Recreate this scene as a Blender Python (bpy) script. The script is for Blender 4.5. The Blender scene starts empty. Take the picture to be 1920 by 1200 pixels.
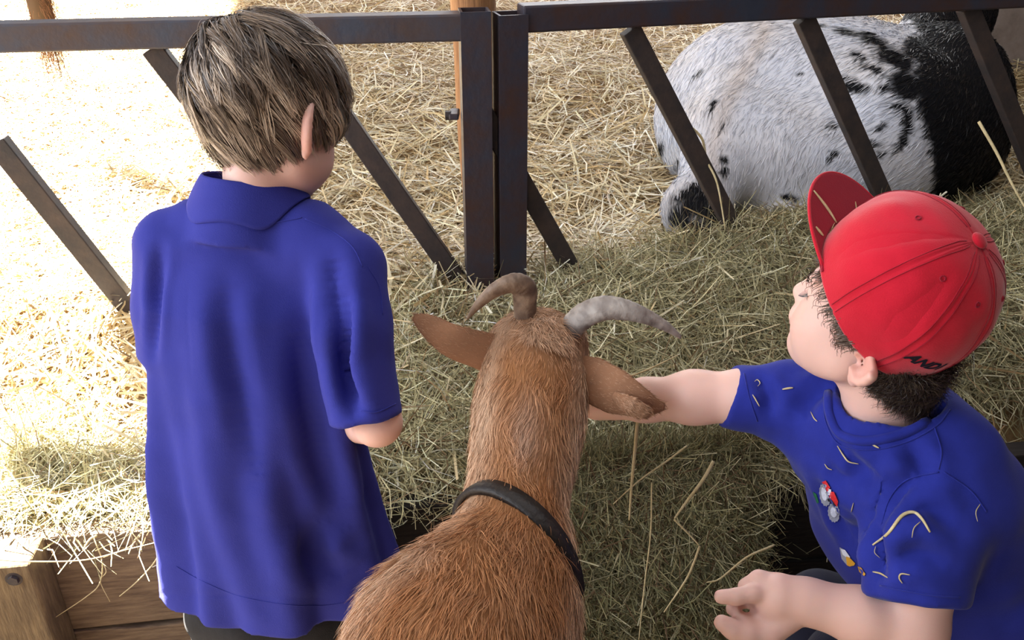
import bpy, bmesh, math, random
import numpy as np
from mathutils import Vector, Matrix
from mathutils.bvhtree import BVHTree
rng = np.random.default_rng(7)
random.seed(7)
SC = bpy.context.scene
COL = SC.collection

# ------------------------------------------------------------------ camera, light, exposure
F, PITCH, CAMZ = 1650.0, math.radians(28), 1.5
cam = bpy.data.cameras.new('camera')
cam.sensor_width = 36; cam.lens = F / 1920 * 36; cam.clip_start = .02
co = bpy.data.objects.new('camera', cam); COL.objects.link(co)
co.location = (0, 0, CAMZ); co.rotation_euler = (math.pi / 2 - PITCH, 0, 0)
SC.camera = co
SC.view_settings.view_transform = 'Standard'
SC.view_settings.look = 'None'
SC.view_settings.exposure = 0.0
SC.view_settings.gamma = 1.0
SC.view_settings.use_curve_mapping = False
w = bpy.data.worlds.new('sky'); SC.world = w; w.use_nodes = True
bg = w.node_tree.nodes['Background']
bg.inputs[0].default_value = (.80, .88, 1.0, 1); bg.inputs[1].default_value = 1.5
SUN = Vector((-.45, .35, .82)).normalized()
sl = bpy.data.lights.new('sun', 'SUN'); sl.energy = 95; sl.angle = math.radians(.6); sl.color = (1, .94, .84)
so = bpy.data.objects.new('sun', sl); COL.objects.link(so)
so.rotation_euler = SUN.to_track_quat('Z', 'Y').to_euler(); so.location = (-6, 5, 9)

def area(name, loc, target, sx, sy, e, colr):
    l = bpy.data.lights.new(name, 'AREA'); l.shape = 'RECTANGLE'; l.size = sx; l.size_y = sy; l.energy = e; l.color = colr
    o = bpy.data.objects.new(name, l); COL.objects.link(o); o.location = loc
    o.rotation_euler = (Vector(loc) - Vector(target)).to_track_quat('Z', 'Y').to_euler()
area('far_fill_light', (1.0, 7.5, 3.4), (.3, 2, .6), 6, 2.4, 500, (.97, .98, 1))  # added fill standing in for sky light from the far side
area('overhead_fill_light', (.6, 1.6, 2.95), (.5, 1.7, 0), 2.2, 1.6, 24, (.88, .93, 1))  # added soft fill from above, not an actual roof panel
area('left_fill_light', (-3.4, .2, 2.2), (.2, 1.0, .9), 2.5, 1.8, 110, (.95, .97, 1))  # added fill standing in for light from the open left
area('near_fill_light', (-1.6, -2.2, 2.3), (0, 1, .8), 2.5, 1.8, 13, (.86, .93, 1))  # weak added fill from behind the camera

# ------------------------------------------------------------------ projection helpers
cp, sp = math.cos(PITCH), math.sin(PITCH)
def C2W(v):                       # camera-frame direction (right, up, towards viewer) -> world
    v = np.asarray(v, float)
    return np.stack([v[..., 0], v[..., 1] * sp - v[..., 2] * cp, v[..., 1] * cp + v[..., 2] * sp], -1)
def P(u, v, d):
    return C2W(np.array([(u - 960) / F * d, (600 - v) / F * d, -d])) + np.array([0, 0, CAMZ])
def ray(u, v):
    return P(u, v, 1.0) - np.array([0, 0, CAMZ])
def on_plane(u, v, p0, phi, off=0.0):
    n = np.array([-math.sin(phi), math.cos(phi), 0.0])
    r = ray(u, v); o = np.array([0, 0, CAMZ])
    t = (np.dot(p0 - o, n) + off) / np.dot(r, n)
    return o + r * t
def nrm(a): return a / np.maximum(np.linalg.norm(a, axis=-1, keepdims=True), 1e-9)

# ------------------------------------------------------------------ materials
def mat(name, color=(.5, .5, .5), rough=.8, attr=None, noise=None, noise_scale=20, bump=0, bump_scale=200, sheen=0,
        stretch=None, spec=.3, trans=0, sss=0, metal=0, stretch_b=None, detail=6, vary=0):
    m = bpy.data.materials.new(name); m.use_nodes = True
    nt = m.node_tree; nd = nt.nodes; L = nt.links
    b = nd['Principled BSDF']
    b.inputs['Roughness'].default_value = rough
    b.inputs['Specular IOR Level'].default_value = spec
    b.inputs['Metallic'].default_value = metal
    if sheen:
        b.inputs['Sheen Weight'].default_value = sheen; b.inputs['Sheen Roughness'].default_value = .45
    if sss:
        b.inputs['Subsurface Weight'].default_value = sss; b.inputs['Subsurface Scale'].default_value = .012
        b.inputs['Subsurface Radius'].default_value = (1, .35, .2)
    tc = nd.new('ShaderNodeTexCoord')
    def mapped(st):
        if st is None: return tc.outputs['Object']
        mp = nd.new('ShaderNodeMapping'); mp.inputs['Scale'].default_value = st
        L.new(tc.outputs['Object'], mp.inputs['Vector']); return mp.outputs['Vector']
    if attr:
        a = nd.new('ShaderNodeAttribute'); a.attribute_name = attr; csrc = a.outputs['Color']
    else:
        rg = nd.new('ShaderNodeRGB'); rg.outputs[0].default_value = (*color, 1); csrc = rg.outputs[0]
    if noise:
        nz = nd.new('ShaderNodeTexNoise'); nz.inputs['Scale'].default_value = noise_scale; nz.inputs['Detail'].default_value = detail
        nz.inputs['Roughness'].default_value = .65
        L.new(mapped(stretch), nz.inputs['Vector'])
        rp = nd.new('ShaderNodeValToRGB'); rp.color_ramp.elements[0].position = .35; rp.color_ramp.elements[1].position = .68
        L.new(nz.outputs['Fac'], rp.inputs['Fac'])
        mx = nd.new('ShaderNodeMix'); mx.data_type = 'RGBA'
        L.new(rp.outputs['Color'], mx.inputs[0]); L.new(csrc, mx.inputs[6]); mx.inputs[7].default_value = (*noise, 1)
        csrc = mx.outputs[2]
    L.new(csrc, b.inputs['Base Color'])
    if bump:
        n2 = nd.new('ShaderNodeTexNoise'); n2.inputs['Scale'].default_value = bump_scale; n2.inputs['Detail'].default_value = 4
        L.new(mapped(stretch_b if stretch_b else stretch), n2.inputs['Vector'])
        bp = nd.new('ShaderNodeBump'); bp.inputs['Strength'].default_value = bump; bp.inputs['Distance'].default_value = .003
        L.new(n2.outputs['Fac'], bp.inputs['Height']); L.new(bp.outputs['Normal'], b.inputs['Normal'])
    if trans:
        tr = nd.new('ShaderNodeBsdfTranslucent'); L.new(csrc, tr.inputs['Color'])
        ms = nd.new('ShaderNodeMixShader'); ms.inputs[0].default_value = trans
        out = nd['Material Output']
        L.new(b.outputs[0], ms.inputs[1]); L.new(tr.outputs[0], ms.inputs[2]); L.new(ms.outputs[0], out.inputs[0])
    return m

M = {}
M['metal'] = mat('painted_steel', (.030, .036, .058), .5, noise=(.055, .028, .022), noise_scale=14, bump=.35, bump_scale=60, spec=.4)
M['metal_l'] = mat('rusty_painted_steel', (.050, .058, .085), .6, noise=(.075, .045, .035), noise_scale=12, bump=.4, bump_scale=60, spec=.4)
M['bar'] = mat('rusty_steel_bar', (.036, .032, .034), .6, noise=(.07, .05, .044), noise_scale=25, bump=.3, bump_scale=80)
M['wood'] = mat('weathered_plank', (.22, .155, .10), .8, noise=(.10, .065, .045), noise_scale=10, stretch=(1.2, 6, 14), bump=.6, bump_scale=30, stretch_b=(1.2, 6, 18))
M['shade_darkwood'] = mat('shade_dark_plank', (.030, .024, .022), .7, noise=(.014, .011, .011), noise_scale=10, stretch=(1.2, 6, 14), bump=.6, bump_scale=30, stretch_b=(1.2, 6, 18))  # shade on the right-hand boards put into the wood colour
M['woodpost'] = mat('weathered_post', (.20, .14, .075), .8, noise=(.09, .06, .035), noise_scale=10, stretch=(10, 8, 1.5), bump=.6, bump_scale=26, stretch_b=(10, 8, 1.2))
M['woodpole'] = mat('timber_pole', (.42, .22, .10), .75, noise=(.22, .10, .045), noise_scale=12, stretch=(10, 10, 1.0), bump=.4, bump_scale=30, stretch_b=(10, 10, 1))
M['roof'] = mat('roof_sheet', (.30, .28, .26), .8, noise=(.2, .18, .16), noise_scale=3)
M['earth'] = mat('trodden_earth', (.10, .075, .05), .9, noise=(.05, .04, .03), noise_scale=8, bump=.5, bump_scale=20)
M['wall'] = mat('old_block_wall', (.36, .30, .27), .85, noise=(.22, .18, .16), noise_scale=9, bump=.5, bump_scale=30)
M['bed'] = mat('matted_straw', (.34, .22, .10), .9, noise=(.16, .095, .045), noise_scale=40, stretch=(1, 1, 1), bump=1, bump_scale=60)
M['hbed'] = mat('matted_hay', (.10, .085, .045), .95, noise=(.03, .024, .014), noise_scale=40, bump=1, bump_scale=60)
M['straw'] = mat('straw_stems', rough=.45, attr='col', spec=.5, trans=.12)
M['hay'] = mat('hay_stems', rough=.6, attr='col', spec=.3, trans=.12)
M['skin'] = mat('skin', rough=.5, attr='col', sss=.25, spec=.35, bump=.08, bump_scale=900)
M['hair'] = mat('hair_strands', rough=.38, attr='col', spec=.5)
M['fur'] = mat('fur_strands', rough=.5, attr='col', spec=.3)
M['hide'] = mat('animal_hide', rough=.9, attr='col', spec=.1)
M['polo'] = mat('blue_pique_cotton', (.036, .042, .285), .85, sheen=.04, bump=.25, bump_scale=700, spec=.12, noise=(.030, .036, .25), noise_scale=9)
M['tee'] = mat('blue_jersey_cotton', (.020, .030, .27), .85, sheen=.1, bump=.15, bump_scale=600, spec=.12, noise=(.015, .022, .21), noise_scale=12)
M['red'] = mat('red_cotton_twill', (.52, .009, .030), .8, sheen=.3, bump=.2, bump_scale=700, spec=.15, noise=(.43, .006, .02), noise_scale=10)
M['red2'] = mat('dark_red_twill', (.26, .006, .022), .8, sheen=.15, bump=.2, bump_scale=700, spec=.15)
M['black'] = mat('black_thread', (.008, .008, .012), .6)
M['trouser'] = mat('charcoal_school_trousers', (.010, .010, .012), .85, sheen=.03, bump=.2, bump_scale=500, noise=(.018, .018, .021), noise_scale=30)
M['navy'] = mat('navy_jogging_cloth', (.008, .010, .03), .85, sheen=.1, bump=.2, bump_scale=400)
M['shoe'] = mat('black_leather', (.012, .012, .012), .35, bump=.1)
M['collar'] = mat('worn_leather', (.018, .014, .013), .5, bump=.4, bump_scale=150)
M['hornm'] = mat('ridged_horn', rough=.55, attr='col', bump=.7, bump_scale=90, spec=.4)
M['fibre_bundle'] = mat('frayed_fibre', rough=.8, attr='col')
M['bluep'] = mat('blue_plastic', (.01, .05, .10), .4)

# ------------------------------------------------------------------ object helpers
def link(name, me, m, parent=None, smooth=True):
    if m is not None: me.materials.append(m)
    if smooth and len(me.polygons): me.polygons.foreach_set('use_smooth', np.ones(len(me.polygons), bool))
    o = bpy.data.objects.new(name, me); COL.objects.link(o)
    if parent is not None:
        o.parent = parent
        r = parent
        while r.parent: r = r.parent
        base = Vector(r.get('_base', (0, 0, 0)))
        me.transform(Matrix.Translation(-base)); me.update()
    return o
def tag(o, label, cat, group=None, kind=None):
    if label: o['label'] = label
    if cat: o['category'] = cat
    if group: o['group'] = group
    if kind: o['kind'] = kind
    return o
BASES = []
def thing(name, loc, label, cat, group=None, kind=None):
    o = bpy.data.objects.new(name, None); COL.objects.link(o)
    o.location = tuple(float(a) for a in loc); o['_base'] = [float(a) for a in loc]; o.empty_display_size = .05
    BASES.append(o)
    return tag(o, label, cat, group, kind)

def raw_mesh(name, V, Fc, cols=None):
    me = bpy.data.meshes.new(name)
    V = np.asarray(V, np.float32); Fc = np.asarray(Fc, np.int32)
    k = Fc.shape[1]; n = len(Fc)
    me.vertices.add(len(V)); me.vertices.foreach_set('co', V.ravel())
    me.loops.add(n * k); me.loops.foreach_set('vertex_index', Fc.ravel())
    me.polygons.add(n); me.polygons.foreach_set('loop_start', np.arange(0, n * k, k, dtype=np.int32))
    me.polygons.foreach_set('loop_total', np.full(n, k, np.int32))
    me.update(calc_edges=True)
    if cols is not None:
        a = me.color_attributes.new('col', 'FLOAT_COLOR', 'POINT')
        c = np.ones((len(V), 4), np.float32); c[:, :3] = cols
        a.data.foreach_set('color', c.ravel())
    return me

def box_bm(bm, c, size, R=None, bevel=.002, seg=2):
    r = bmesh.ops.create_cube(bm, size=1.0)
    vs = r['verts']
    for v in vs: v.co = Vector((v.co.x * size[0], v.co.y * size[1], v.co.z * size[2]))
    if bevel:
        es = list({e for v in vs for e in v.link_edges})
        rr = bmesh.ops.bevel(bm, geom=es, offset=bevel, segments=seg, affect='EDGES', profile=.5)
        vs = list({v for f in rr['faces'] for v in f.verts} | {v for v in vs if v.is_valid})
    Mx = Matrix.Identity(3) if R is None else R
    for v in vs: v.co = Mx @ v.co + Vector(c)
def bm_obj(name, bm, m, parent=None, smooth=False):
    me = bpy.data.meshes.new(name); bm.to_mesh(me); bm.free()
    return link(name, me, m, parent, smooth)
def bar_between(name, a, b, wx, wy, m, parent, side, bevel=.003, hollow=False):
    """square section bar from a to b; side = direction of its width"""
    a = Vector(a); b = Vector(b); z = (b - a); ln = z.length; z.normalize()
    x = Vector(side); x = (x - z * x.dot(z)).normalized(); y = z.cross(x)
    R = Matrix((x, y, z)).transposed()
    bm = bmesh.new()
    if hollow:
        t = .005
        prof = [(-wx/2, -wy/2), (wx/2, -wy/2), (wx/2, wy/2), (-wx/2, wy/2)]
        pin = [(-wx/2+t, -wy/2+t), (wx/2-t, -wy/2+t), (wx/2-t, wy/2-t), (-wx/2+t, wy/2-t)]
        rings = []
        for pr, zz in ((prof, 0), (prof, ln), (pin, ln), (pin, ln - .15)):
            rings.append([bm.verts.new(R @ Vector((p[0], p[1], zz)) + a) for p in pr])
        for r0, r1 in zip(rings[:-1], rings[1:]):
            for i in range(4): bm.faces.new((r0[i], r0[(i+1) % 4], r1[(i+1) % 4], r1[i]))
        bm.faces.new(rings[0][::-1]); bm.faces.new(rings[-1])
    else:
        box_bm(bm, (a + b) / 2, (wx, wy, ln), R, bevel)
    return bm_obj(name, bm, m, parent)

def catmull(pts, n):
    p = np.asarray(pts, float); p = np.vstack([2 * p[0] - p[1], p, 2 * p[-1] - p[-2]])
    out = []
    for i in range(1, len(p) - 2):
        for t in np.linspace(0, 1, n, endpoint=False):
            out.append(.5 * (2 * p[i] + (p[i+1] - p[i-1]) * t + (2 * p[i-1] - 5 * p[i] + 4 * p[i+1] - p[i+2]) * t * t + (3 * p[i] - p[i-1] - 3 * p[i+1] + p[i+2]) * t ** 3))
    out.append(p[-2]); return np.array(out)

def tube_mesh(name, path, rad, nsec=12, flat=1.0, side=None, colf=None, cap=True):
    """lofted tube; rad per point; flat = ratio of second axis"""
    path = np.asarray(path, float); n = len(path); rad = np.asarray(rad, float)
    T = nrm(np.gradient(path, axis=0))
    s = np.array(side if side is not None else (0, 0, 1.0), float)
    V = []
    for i in range(n):
        x = s - T[i] * s.dot(T[i]); x = x / np.linalg.norm(x); s = x; y = np.cross(T[i], x)
        fl = flat[i] if hasattr(flat, '__len__') else flat
        for k in range(nsec):
            a = 2 * math.pi * k / nsec
            V.append(path[i] + rad[i] * (math.cos(a) * x + fl * math.sin(a) * y))
    Fc = [(i*nsec+k, i*nsec+(k+1) % nsec, (i+1)*nsec+(k+1) % nsec, (i+1)*nsec+k) for i in range(n-1) for k in range(nsec)]
    V = np.array(V)
    if cap:
        c0 = len(V); V = np.vstack([V, path[0], path[-1]])
        Fc += [(c0, (k+1) % nsec, k, k) for k in range(nsec)]
        q = (n-1)*nsec
        Fc += [(c0+1, q+k, q+(k+1) % nsec, q+(k+1) % nsec) for k in range(nsec)]
    bm = bmesh.new(); vs = [bm.verts.new(v) for v in V]
    for f in Fc:
        ids = list(dict.fromkeys(f))
        try: bm.faces.new([vs[i] for i in ids])
        except ValueError: pass
    bmesh.ops.recalc_face_normals(bm, faces=bm.faces)
    me = bpy.data.meshes.new(name); bm.to_mesh(me); bm.free()
    if colf is not None:
        c = np.ones((len(V), 4), np.float32); c[:, :3] = colf(V)
        a = me.color_attributes.new('col', 'FLOAT_COLOR', 'POINT'); a.data.foreach_set('color', c.ravel())
    return me

def ribbons(name, Pts, W, side, C):
    """Pts (N,S,3), W (N,S), side (N,S,3) or (N,1,3), C (N,S,3)"""
    N, S, _ = Pts.shape
    A = Pts - side * W[..., None] * .5; B = Pts + side * W[..., None] * .5
    V = np.stack([A, B], 2).reshape(-1, 3)
    base = (np.arange(N)[:, None] * S + np.arange(S - 1)[None]).reshape(-1) * 2
    Fc = np.stack([base, base + 1, base + 3, base + 2], 1)
    Cc = np.repeat(C[:, :, None], 2, 2).reshape(-1, 3)
    return raw_mesh(name, V, Fc, Cc)

# ------------------------------------------------------------------ implicit modeller (smooth blends of cones and ellipsoids -> one continuous skin)
class Field:
    def __init__(s, h): s.h = h; s.ops = []; s.disp = None; s.creases = []
    def cone(s, a, b, ra, rb, k=.015, sub=False):
        a = np.array(a, float); b = np.array(b, float)
        r = max(ra, rb); lo = np.minimum(a, b) - r; hi = np.maximum(a, b) + r
        ab = b - a; L2 = max(ab.dot(ab), 1e-12)
        def f(X):
            t = np.clip(((X - a) @ ab) / L2, 0, 1)
            return np.linalg.norm(X - a - t[..., None] * ab, axis=-1) - (ra + (rb - ra) * t)
        s.ops.append((f, lo, hi, k, sub)); return s
    def chain(s, pts, rad, k=.015, sub=False):
        for i in range(len(pts) - 1): s.cone(pts[i], pts[i+1], rad[i], rad[i+1], k, sub)
        return s
    def clipped(s, pts, rad, pp, pn, k=.02):
        pts = np.array(pts, float); pn = nrm(np.array(pn, float)); pp = np.array(pp, float)
        def f(X):
            m = None
            for i in range(len(pts) - 1):
                a, b = pts[i], pts[i+1]; ab = b - a; t = np.clip(((X - a) @ ab) / ab.dot(ab), 0, 1)
                d = np.linalg.norm(X - a - t[..., None] * ab, axis=-1) - (rad[i] + (rad[i+1] - rad[i]) * t)
                if m is None: m = d
                else:
                    hh = np.clip(.5 + .5 * (m - d) / .015, 0, 1); m = m + (d - m) * hh - .015 * hh * (1 - hh)
            e = (X - pp) @ pn
            hh = np.clip(.5 + .5 * (e - m) / .004, 0, 1)
            return m + (e - m) * hh + .004 * hh * (1 - hh)
        r = max(rad); s.ops.append((f, pts.min(0) - r, pts.max(0) + r, k, False)); return s
    def ell(s, c, r, R=None, k=.015, sub=False):
        c = np.array(c, float); r = np.array(r, float); R = np.eye(3) if R is None else np.array(R, float)  # rows = axes
        ext = np.sqrt(((R * r[:, None]) ** 2).sum(0)); lo = c - ext; hi = c + ext
        def f(X):
            q = (X - c) @ R.T
            k0 = np.linalg.norm(q / r, axis=-1); k1 = np.linalg.norm(q / (r * r), axis=-1)
            return k0 * (k0 - 1) / np.maximum(k1, 1e-6)
        s.ops.append((f, lo, hi, k, sub)); return s
    def custom(s, f, lo, hi, k=.01, sub=False): s.ops.append((f, np.array(lo, float), np.array(hi, float), k, sub)); return s
    def cut(s, p, n, k=.004, rad=.3):
        """remove everything within rad of p on the side n points to"""
        p = np.array(p, float); n = nrm(np.array(n, float))
        def f(X):
            d = X - p; return np.maximum(-(d @ n), np.linalg.norm(d, axis=-1) - rad)
        s.ops.append((f, p - rad, p + rad, k, True)); return s
    def build(s, name, colf=None, relax=1):
        h = s.h
        add = [o for o in s.ops if not o[4]]
        lo = np.min([o[1] for o in add], 0) - 4 * h; hi = np.max([o[2] for o in add], 0) + 4 * h
        n = np.ceil((hi - lo) / h).astype(int) + 1
        G = np.full(n, .2, np.float32)
        ax = [lo[i] + h * np.arange(n[i]) for i in range(3)]
        for f, l, u, k, sub in s.ops:
            m = k + 3 * h
            i0 = np.clip(((l - m - lo) / h).astype(int), 0, n); i1 = np.clip(((u + m - lo) / h).astype(int) + 2, 0, n)
            if np.any(i1 <= i0): continue
            sl_ = tuple(slice(i0[i], i1[i]) for i in range(3))
            X = np.stack(np.meshgrid(*[ax[i][i0[i]:i1[i]] for i in range(3)], indexing='ij'), -1)
            d = f(X); g = G[sl_]
            if sub:
                d = -d; hh = np.clip(.5 - .5 * (d - g) / k, 0, 1) if False else np.clip(.5 + .5 * (d - g) / k, 0, 1)
                G[sl_] = g + (d - g) * hh + k * hh * (1 - hh)
            else:
                hh = np.clip(.5 + .5 * (g - d) / k, 0, 1)
                G[sl_] = g + (d - g) * hh - k * hh * (1 - hh)
        if s.disp is not None:
            idx = np.argwhere(np.abs(G) < .035)
            X = lo + idx * h
            G[tuple(idx.T)] += s.disp(X)
        # surface nets
        neg = G < 0
        cs = neg[:-1, :-1, :-1].astype(np.int8)
        tot = np.zeros(tuple(n - 1), np.int8)
        for a in (0, 1):
            for b in (0, 1):
                for c in (0, 1):
                    tot += neg[a:n[0]-1+a, b:n[1]-1+b, c:n[2]-1+c]
        act = (tot > 0) & (tot < 8)
        ids = np.full(act.shape, -1, np.int64); cells = np.argwhere(act); ids[act] = np.arange(len(cells))
        acc = np.zeros((len(cells), 3)); cnt = np.zeros(len(cells))
        corners = [(a, b, c) for a in (0, 1) for b in (0, 1) for c in (0, 1)]
        for ca in corners:
            for axn in range(3):
                if ca[axn]: continue
                cb = list(ca); cb[axn] = 1
                pa = cells + np.array(ca); pb = cells + np.array(cb)
                va = G[tuple(pa.T)]; vb = G[tuple(pb.T)]
                mk = (va < 0) != (vb < 0)
                t = va[mk] / (va[mk] - vb[mk])
                acc[mk] += pa[mk] + t[:, None] * (pb[mk] - pa[mk]); cnt[mk] += 1
        V = lo + h * acc / cnt[:, None]
        quads = []
        for axn in range(3):
            o1, o2 = [(1, 2), (2, 0), (0, 1)][axn]
            A = neg; sl0 = [slice(None)] * 3; sl1 = [slice(None)] * 3; sl0[axn] = slice(0, -1); sl1[axn] = slice(1, None)
            ch = A[tuple(sl0)] != A[tuple(sl1)]
            e = np.argwhere(ch)
            e = e[(e[:, o1] > 0) & (e[:, o2] > 0) & (e[:, o1] < n[o1] - 1) & (e[:, o2] < n[o2] - 1)]
            first = A[tuple(e.T)]
            d1 = np.zeros(3, int); d1[o1] = 1; d2 = np.zeros(3, int); d2[o2] = 1
            q = np.stack([ids[tuple((e - d1 - d2).T)], ids[tuple((e - d2).T)], ids[tuple(e.T)], ids[tuple((e - d1).T)]], 1)
            q[~first] = q[~first][:, ::-1]
            quads.append(q)
        Q = np.vstack(quads)
        for _ in range(relax):
            S_ = np.zeros_like(V); c_ = np.zeros(len(V))
            for i in range(4):
                for j in ((i + 1) % 4, (i + 3) % 4):
                    np.add.at(S_, Q[:, i], V[Q[:, j]]); np.add.at(c_, Q[:, i], 1)
            V = .5 * V + .5 * S_ / c_[:, None]
        if s.creases:
            for pix, wd, dp in s.creases:
                bv = BVHTree.FromPolygons([Vector(v) for v in V], [tuple(int(i) for i in q) for q in Q])
                c = []
                for u, v, _ in catmull([(a, b, 0) for a, b in pix], 8):
                    d = Vector(nrm(ray(u, v))); hit = bv.ray_cast(Vector((0, 0, CAMZ)), d)
                    if hit[0] is not None: c.append(np.array(hit[0]))
                if len(c) < 3: continue
                c = np.array(c); lo_ = c.min(0) - 3 * wd; hi_ = c.max(0) + 3 * wd
                near = np.where(((V > lo_) & (V < hi_)).all(1))[0]
                D = np.linalg.norm(V[near][:, None] - c[None], axis=-1); j = D.argmin(1); D = D.min(1)
                fade = np.sin(np.pi * (j + .7) / (len(c) + .4)) ** .7
                N = np.zeros_like(V); fn = np.cross(V[Q[:, 2]] - V[Q[:, 0]], V[Q[:, 3]] - V[Q[:, 1]])
                for k_ in range(4): np.add.at(N, Q[:, k_], fn)
                N = nrm(N)
                V[near] -= N[near] * (dp * fade * (np.exp(-(D / wd) ** 2) - .35 * np.exp(-((D - 1.9 * wd) / wd) ** 2)))[:, None]
        s.V, s.Q = V, Q
        return raw_mesh(name, V, Q, colf(V) if colf else None)

def surf_sample(V, Q, n, wfun=None):
    """random points and normals on a quad mesh"""
    a, b, c, d = V[Q[:, 0]], V[Q[:, 1]], V[Q[:, 2]], V[Q[:, 3]]
    nn = np.cross(c - a, d - b); ar = np.linalg.norm(nn, axis=1)
    if wfun is not None: ar = ar * wfun((a + c) / 2)
    i = rng.choice(len(Q), n, p=ar / ar.sum())
    u, v = rng.random((2, n, 1))
    p = (a[i] * (1 - u) + b[i] * u) * (1 - v) + (d[i] * (1 - u) + c[i] * u) * v
    return p, nrm(nn[i])

def vnoise(X, freq, seed=0):
    """cheap smooth value noise built from sines"""
    r = np.random.default_rng(seed); s = 0
    for k in range(5):
        d = r.normal(size=3); d /= np.linalg.norm(d)
        s = s + np.sin(X @ d * freq * (1 + .35 * k) + r.random() * 6.28 + 1.3 * np.sin(X @ np.roll(d, 1) * freq * .7 + k))
    return s / 5

def gridq(n0, n1, wrap0=True):
    i, j = np.meshgrid(np.arange(n0 if wrap0 else n0 - 1), np.arange(n1 - 1), indexing='ij'); i = i.ravel(); j = j.ravel(); i2 = (i + 1) % n0
    return np.stack([i * n1 + j, i2 * n1 + j, i2 * n1 + j + 1, i * n1 + j + 1], 1)
def proj(X):
    X = np.asarray(X) - np.array([0, 0, CAMZ])
    dep = X[..., 1] * cp - X[..., 2] * sp
    yc = X[..., 1] * sp + X[..., 2] * cp
    return 960 + F * X[..., 0] / dep, 600 - F * yc / dep

def grow_fur(name, V, Q, n, flow, length, colf, parent, m, width=.0012, lift=.35, seg=3, wfun=None, jitter=.35, clump=0.0, curl=0):
    p, nr = surf_sample(V, Q, n, wfun)
    f = flow(p); f = nrm(f + rng.normal(size=f.shape) * jitter * .6)
    if clump: f = nrm(f + clump * np.stack([vnoise(p, 60, 1), vnoise(p, 60, 2), vnoise(p, 60, 3)], -1))
    t = nrm(f - nr * (f * nr).sum(1, keepdims=True))
    ln = length(p) * rng.uniform(.6, 1.25, n)
    ts = np.linspace(0, 1, seg + 1)
    lf = lift * rng.uniform(.4, 1.6, n)
    pts = p[:, None] - nr[:, None] * .001 + ln[:, None, None] * (t[:, None] * ts[None, :, None] + nr[:, None] * (lf[:, None, None] * (ts * (1 - .55 * ts))[None, :, None]))
    if curl:
        ph = rng.random(n) * 6.28; b = np.cross(nr, t)
        an = ph[:, None] + ts[None] * 9
        pts += curl * ts[None, :, None] ** .7 * (np.cos(an)[..., None] * b[:, None] + np.sin(an)[..., None] * nr[:, None])
    side = nrm(np.cross(t, nr) + .5 * rng.normal(size=t.shape))[:, None]
    W = width * rng.uniform(.7, 1.3, (n, 1)) * (1 - ts[None] ** 2 * .85)
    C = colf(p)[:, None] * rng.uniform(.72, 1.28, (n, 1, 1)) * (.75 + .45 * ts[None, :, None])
    me = ribbons(name, pts, W, np.broadcast_to(side, pts.shape), C)
    o = link(name, me, m, parent); o['kind'] = 'stuff'; return o

# ------------------------------------------------------------------ setting
PB = math.radians(7.6); PG1 = math.radians(7.7); PG2 = math.radians(15.5)
B0 = np.array(P(730, 955, 1.0)); r_ = ray(730, 955); B0 = np.array([0, 0, CAMZ]) + r_ * (1.27 / r_[1])
ZB = B0[2]
gb = np.array([math.cos(PB), math.sin(PB), 0]); nb = np.array([-math.sin(PB), math.cos(PB), 0])
r_ = ray(920, 45); G0 = np.array([0, 0, CAMZ]) + r_ * (1.76 / r_[1])

def plate(name, pts, m, thick=.05, up=(0, 0, -1)):
    bm = bmesh.new(); a = [bm.verts.new(p) for p in pts]; b = [bm.verts.new(Vector(p) + Vector(up) * thick) for p in pts]
    bm.faces.new(a); bm.faces.new(b[::-1]); n = len(pts)
    for i in range(n): bm.faces.new((a[i], b[i], b[(i+1) % n], a[(i+1) % n]))
    bmesh.ops.recalc_face_normals(bm, faces=bm.faces)
    o = bm_obj(name, bm, m); o['kind'] = 'structure'; return o
plate('floor', [(-7, -4, 0), (7, -4, 0), (7, 11, 0), (-7, 11, 0)], M['earth'], .1)
RZ = 3.05
def redge(y): return -1.86 - .22 * (y - 2.07)
plate('ceiling', [(redge(-4), -4, RZ), (5, -4, RZ), (5, 7, RZ), (redge(7), 7, RZ)], M['roof'], .06, (0, 0, 1))
plate('sky_block_wall_back', [(-3.2, -2.9, 0), (5, -2.9, 0), (5, -2.9, 3), (-3.2, -2.9, 3)], M['shade_darkwood'], .1, (0, -1, 0))  # unseen wall added to block sky light from behind the camera
plate('sky_block_wall_side', [(4.6, -2.9, 0), (4.6, 7, 0), (4.6, 7, 3), (4.6, -2.9, 3)], M['wall'], .15, (1, 0, 0))  # unseen wall added to close off sky light on the right
# right hand block wall far behind the calf
wl = plate('wall_right', [(1.86, 3.75, 0), (4.5, 3.9, 0), (4.5, 3.9, 3), (1.86, 3.75, 3)], M['wall'], .15, (0, 1, 0))

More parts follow.
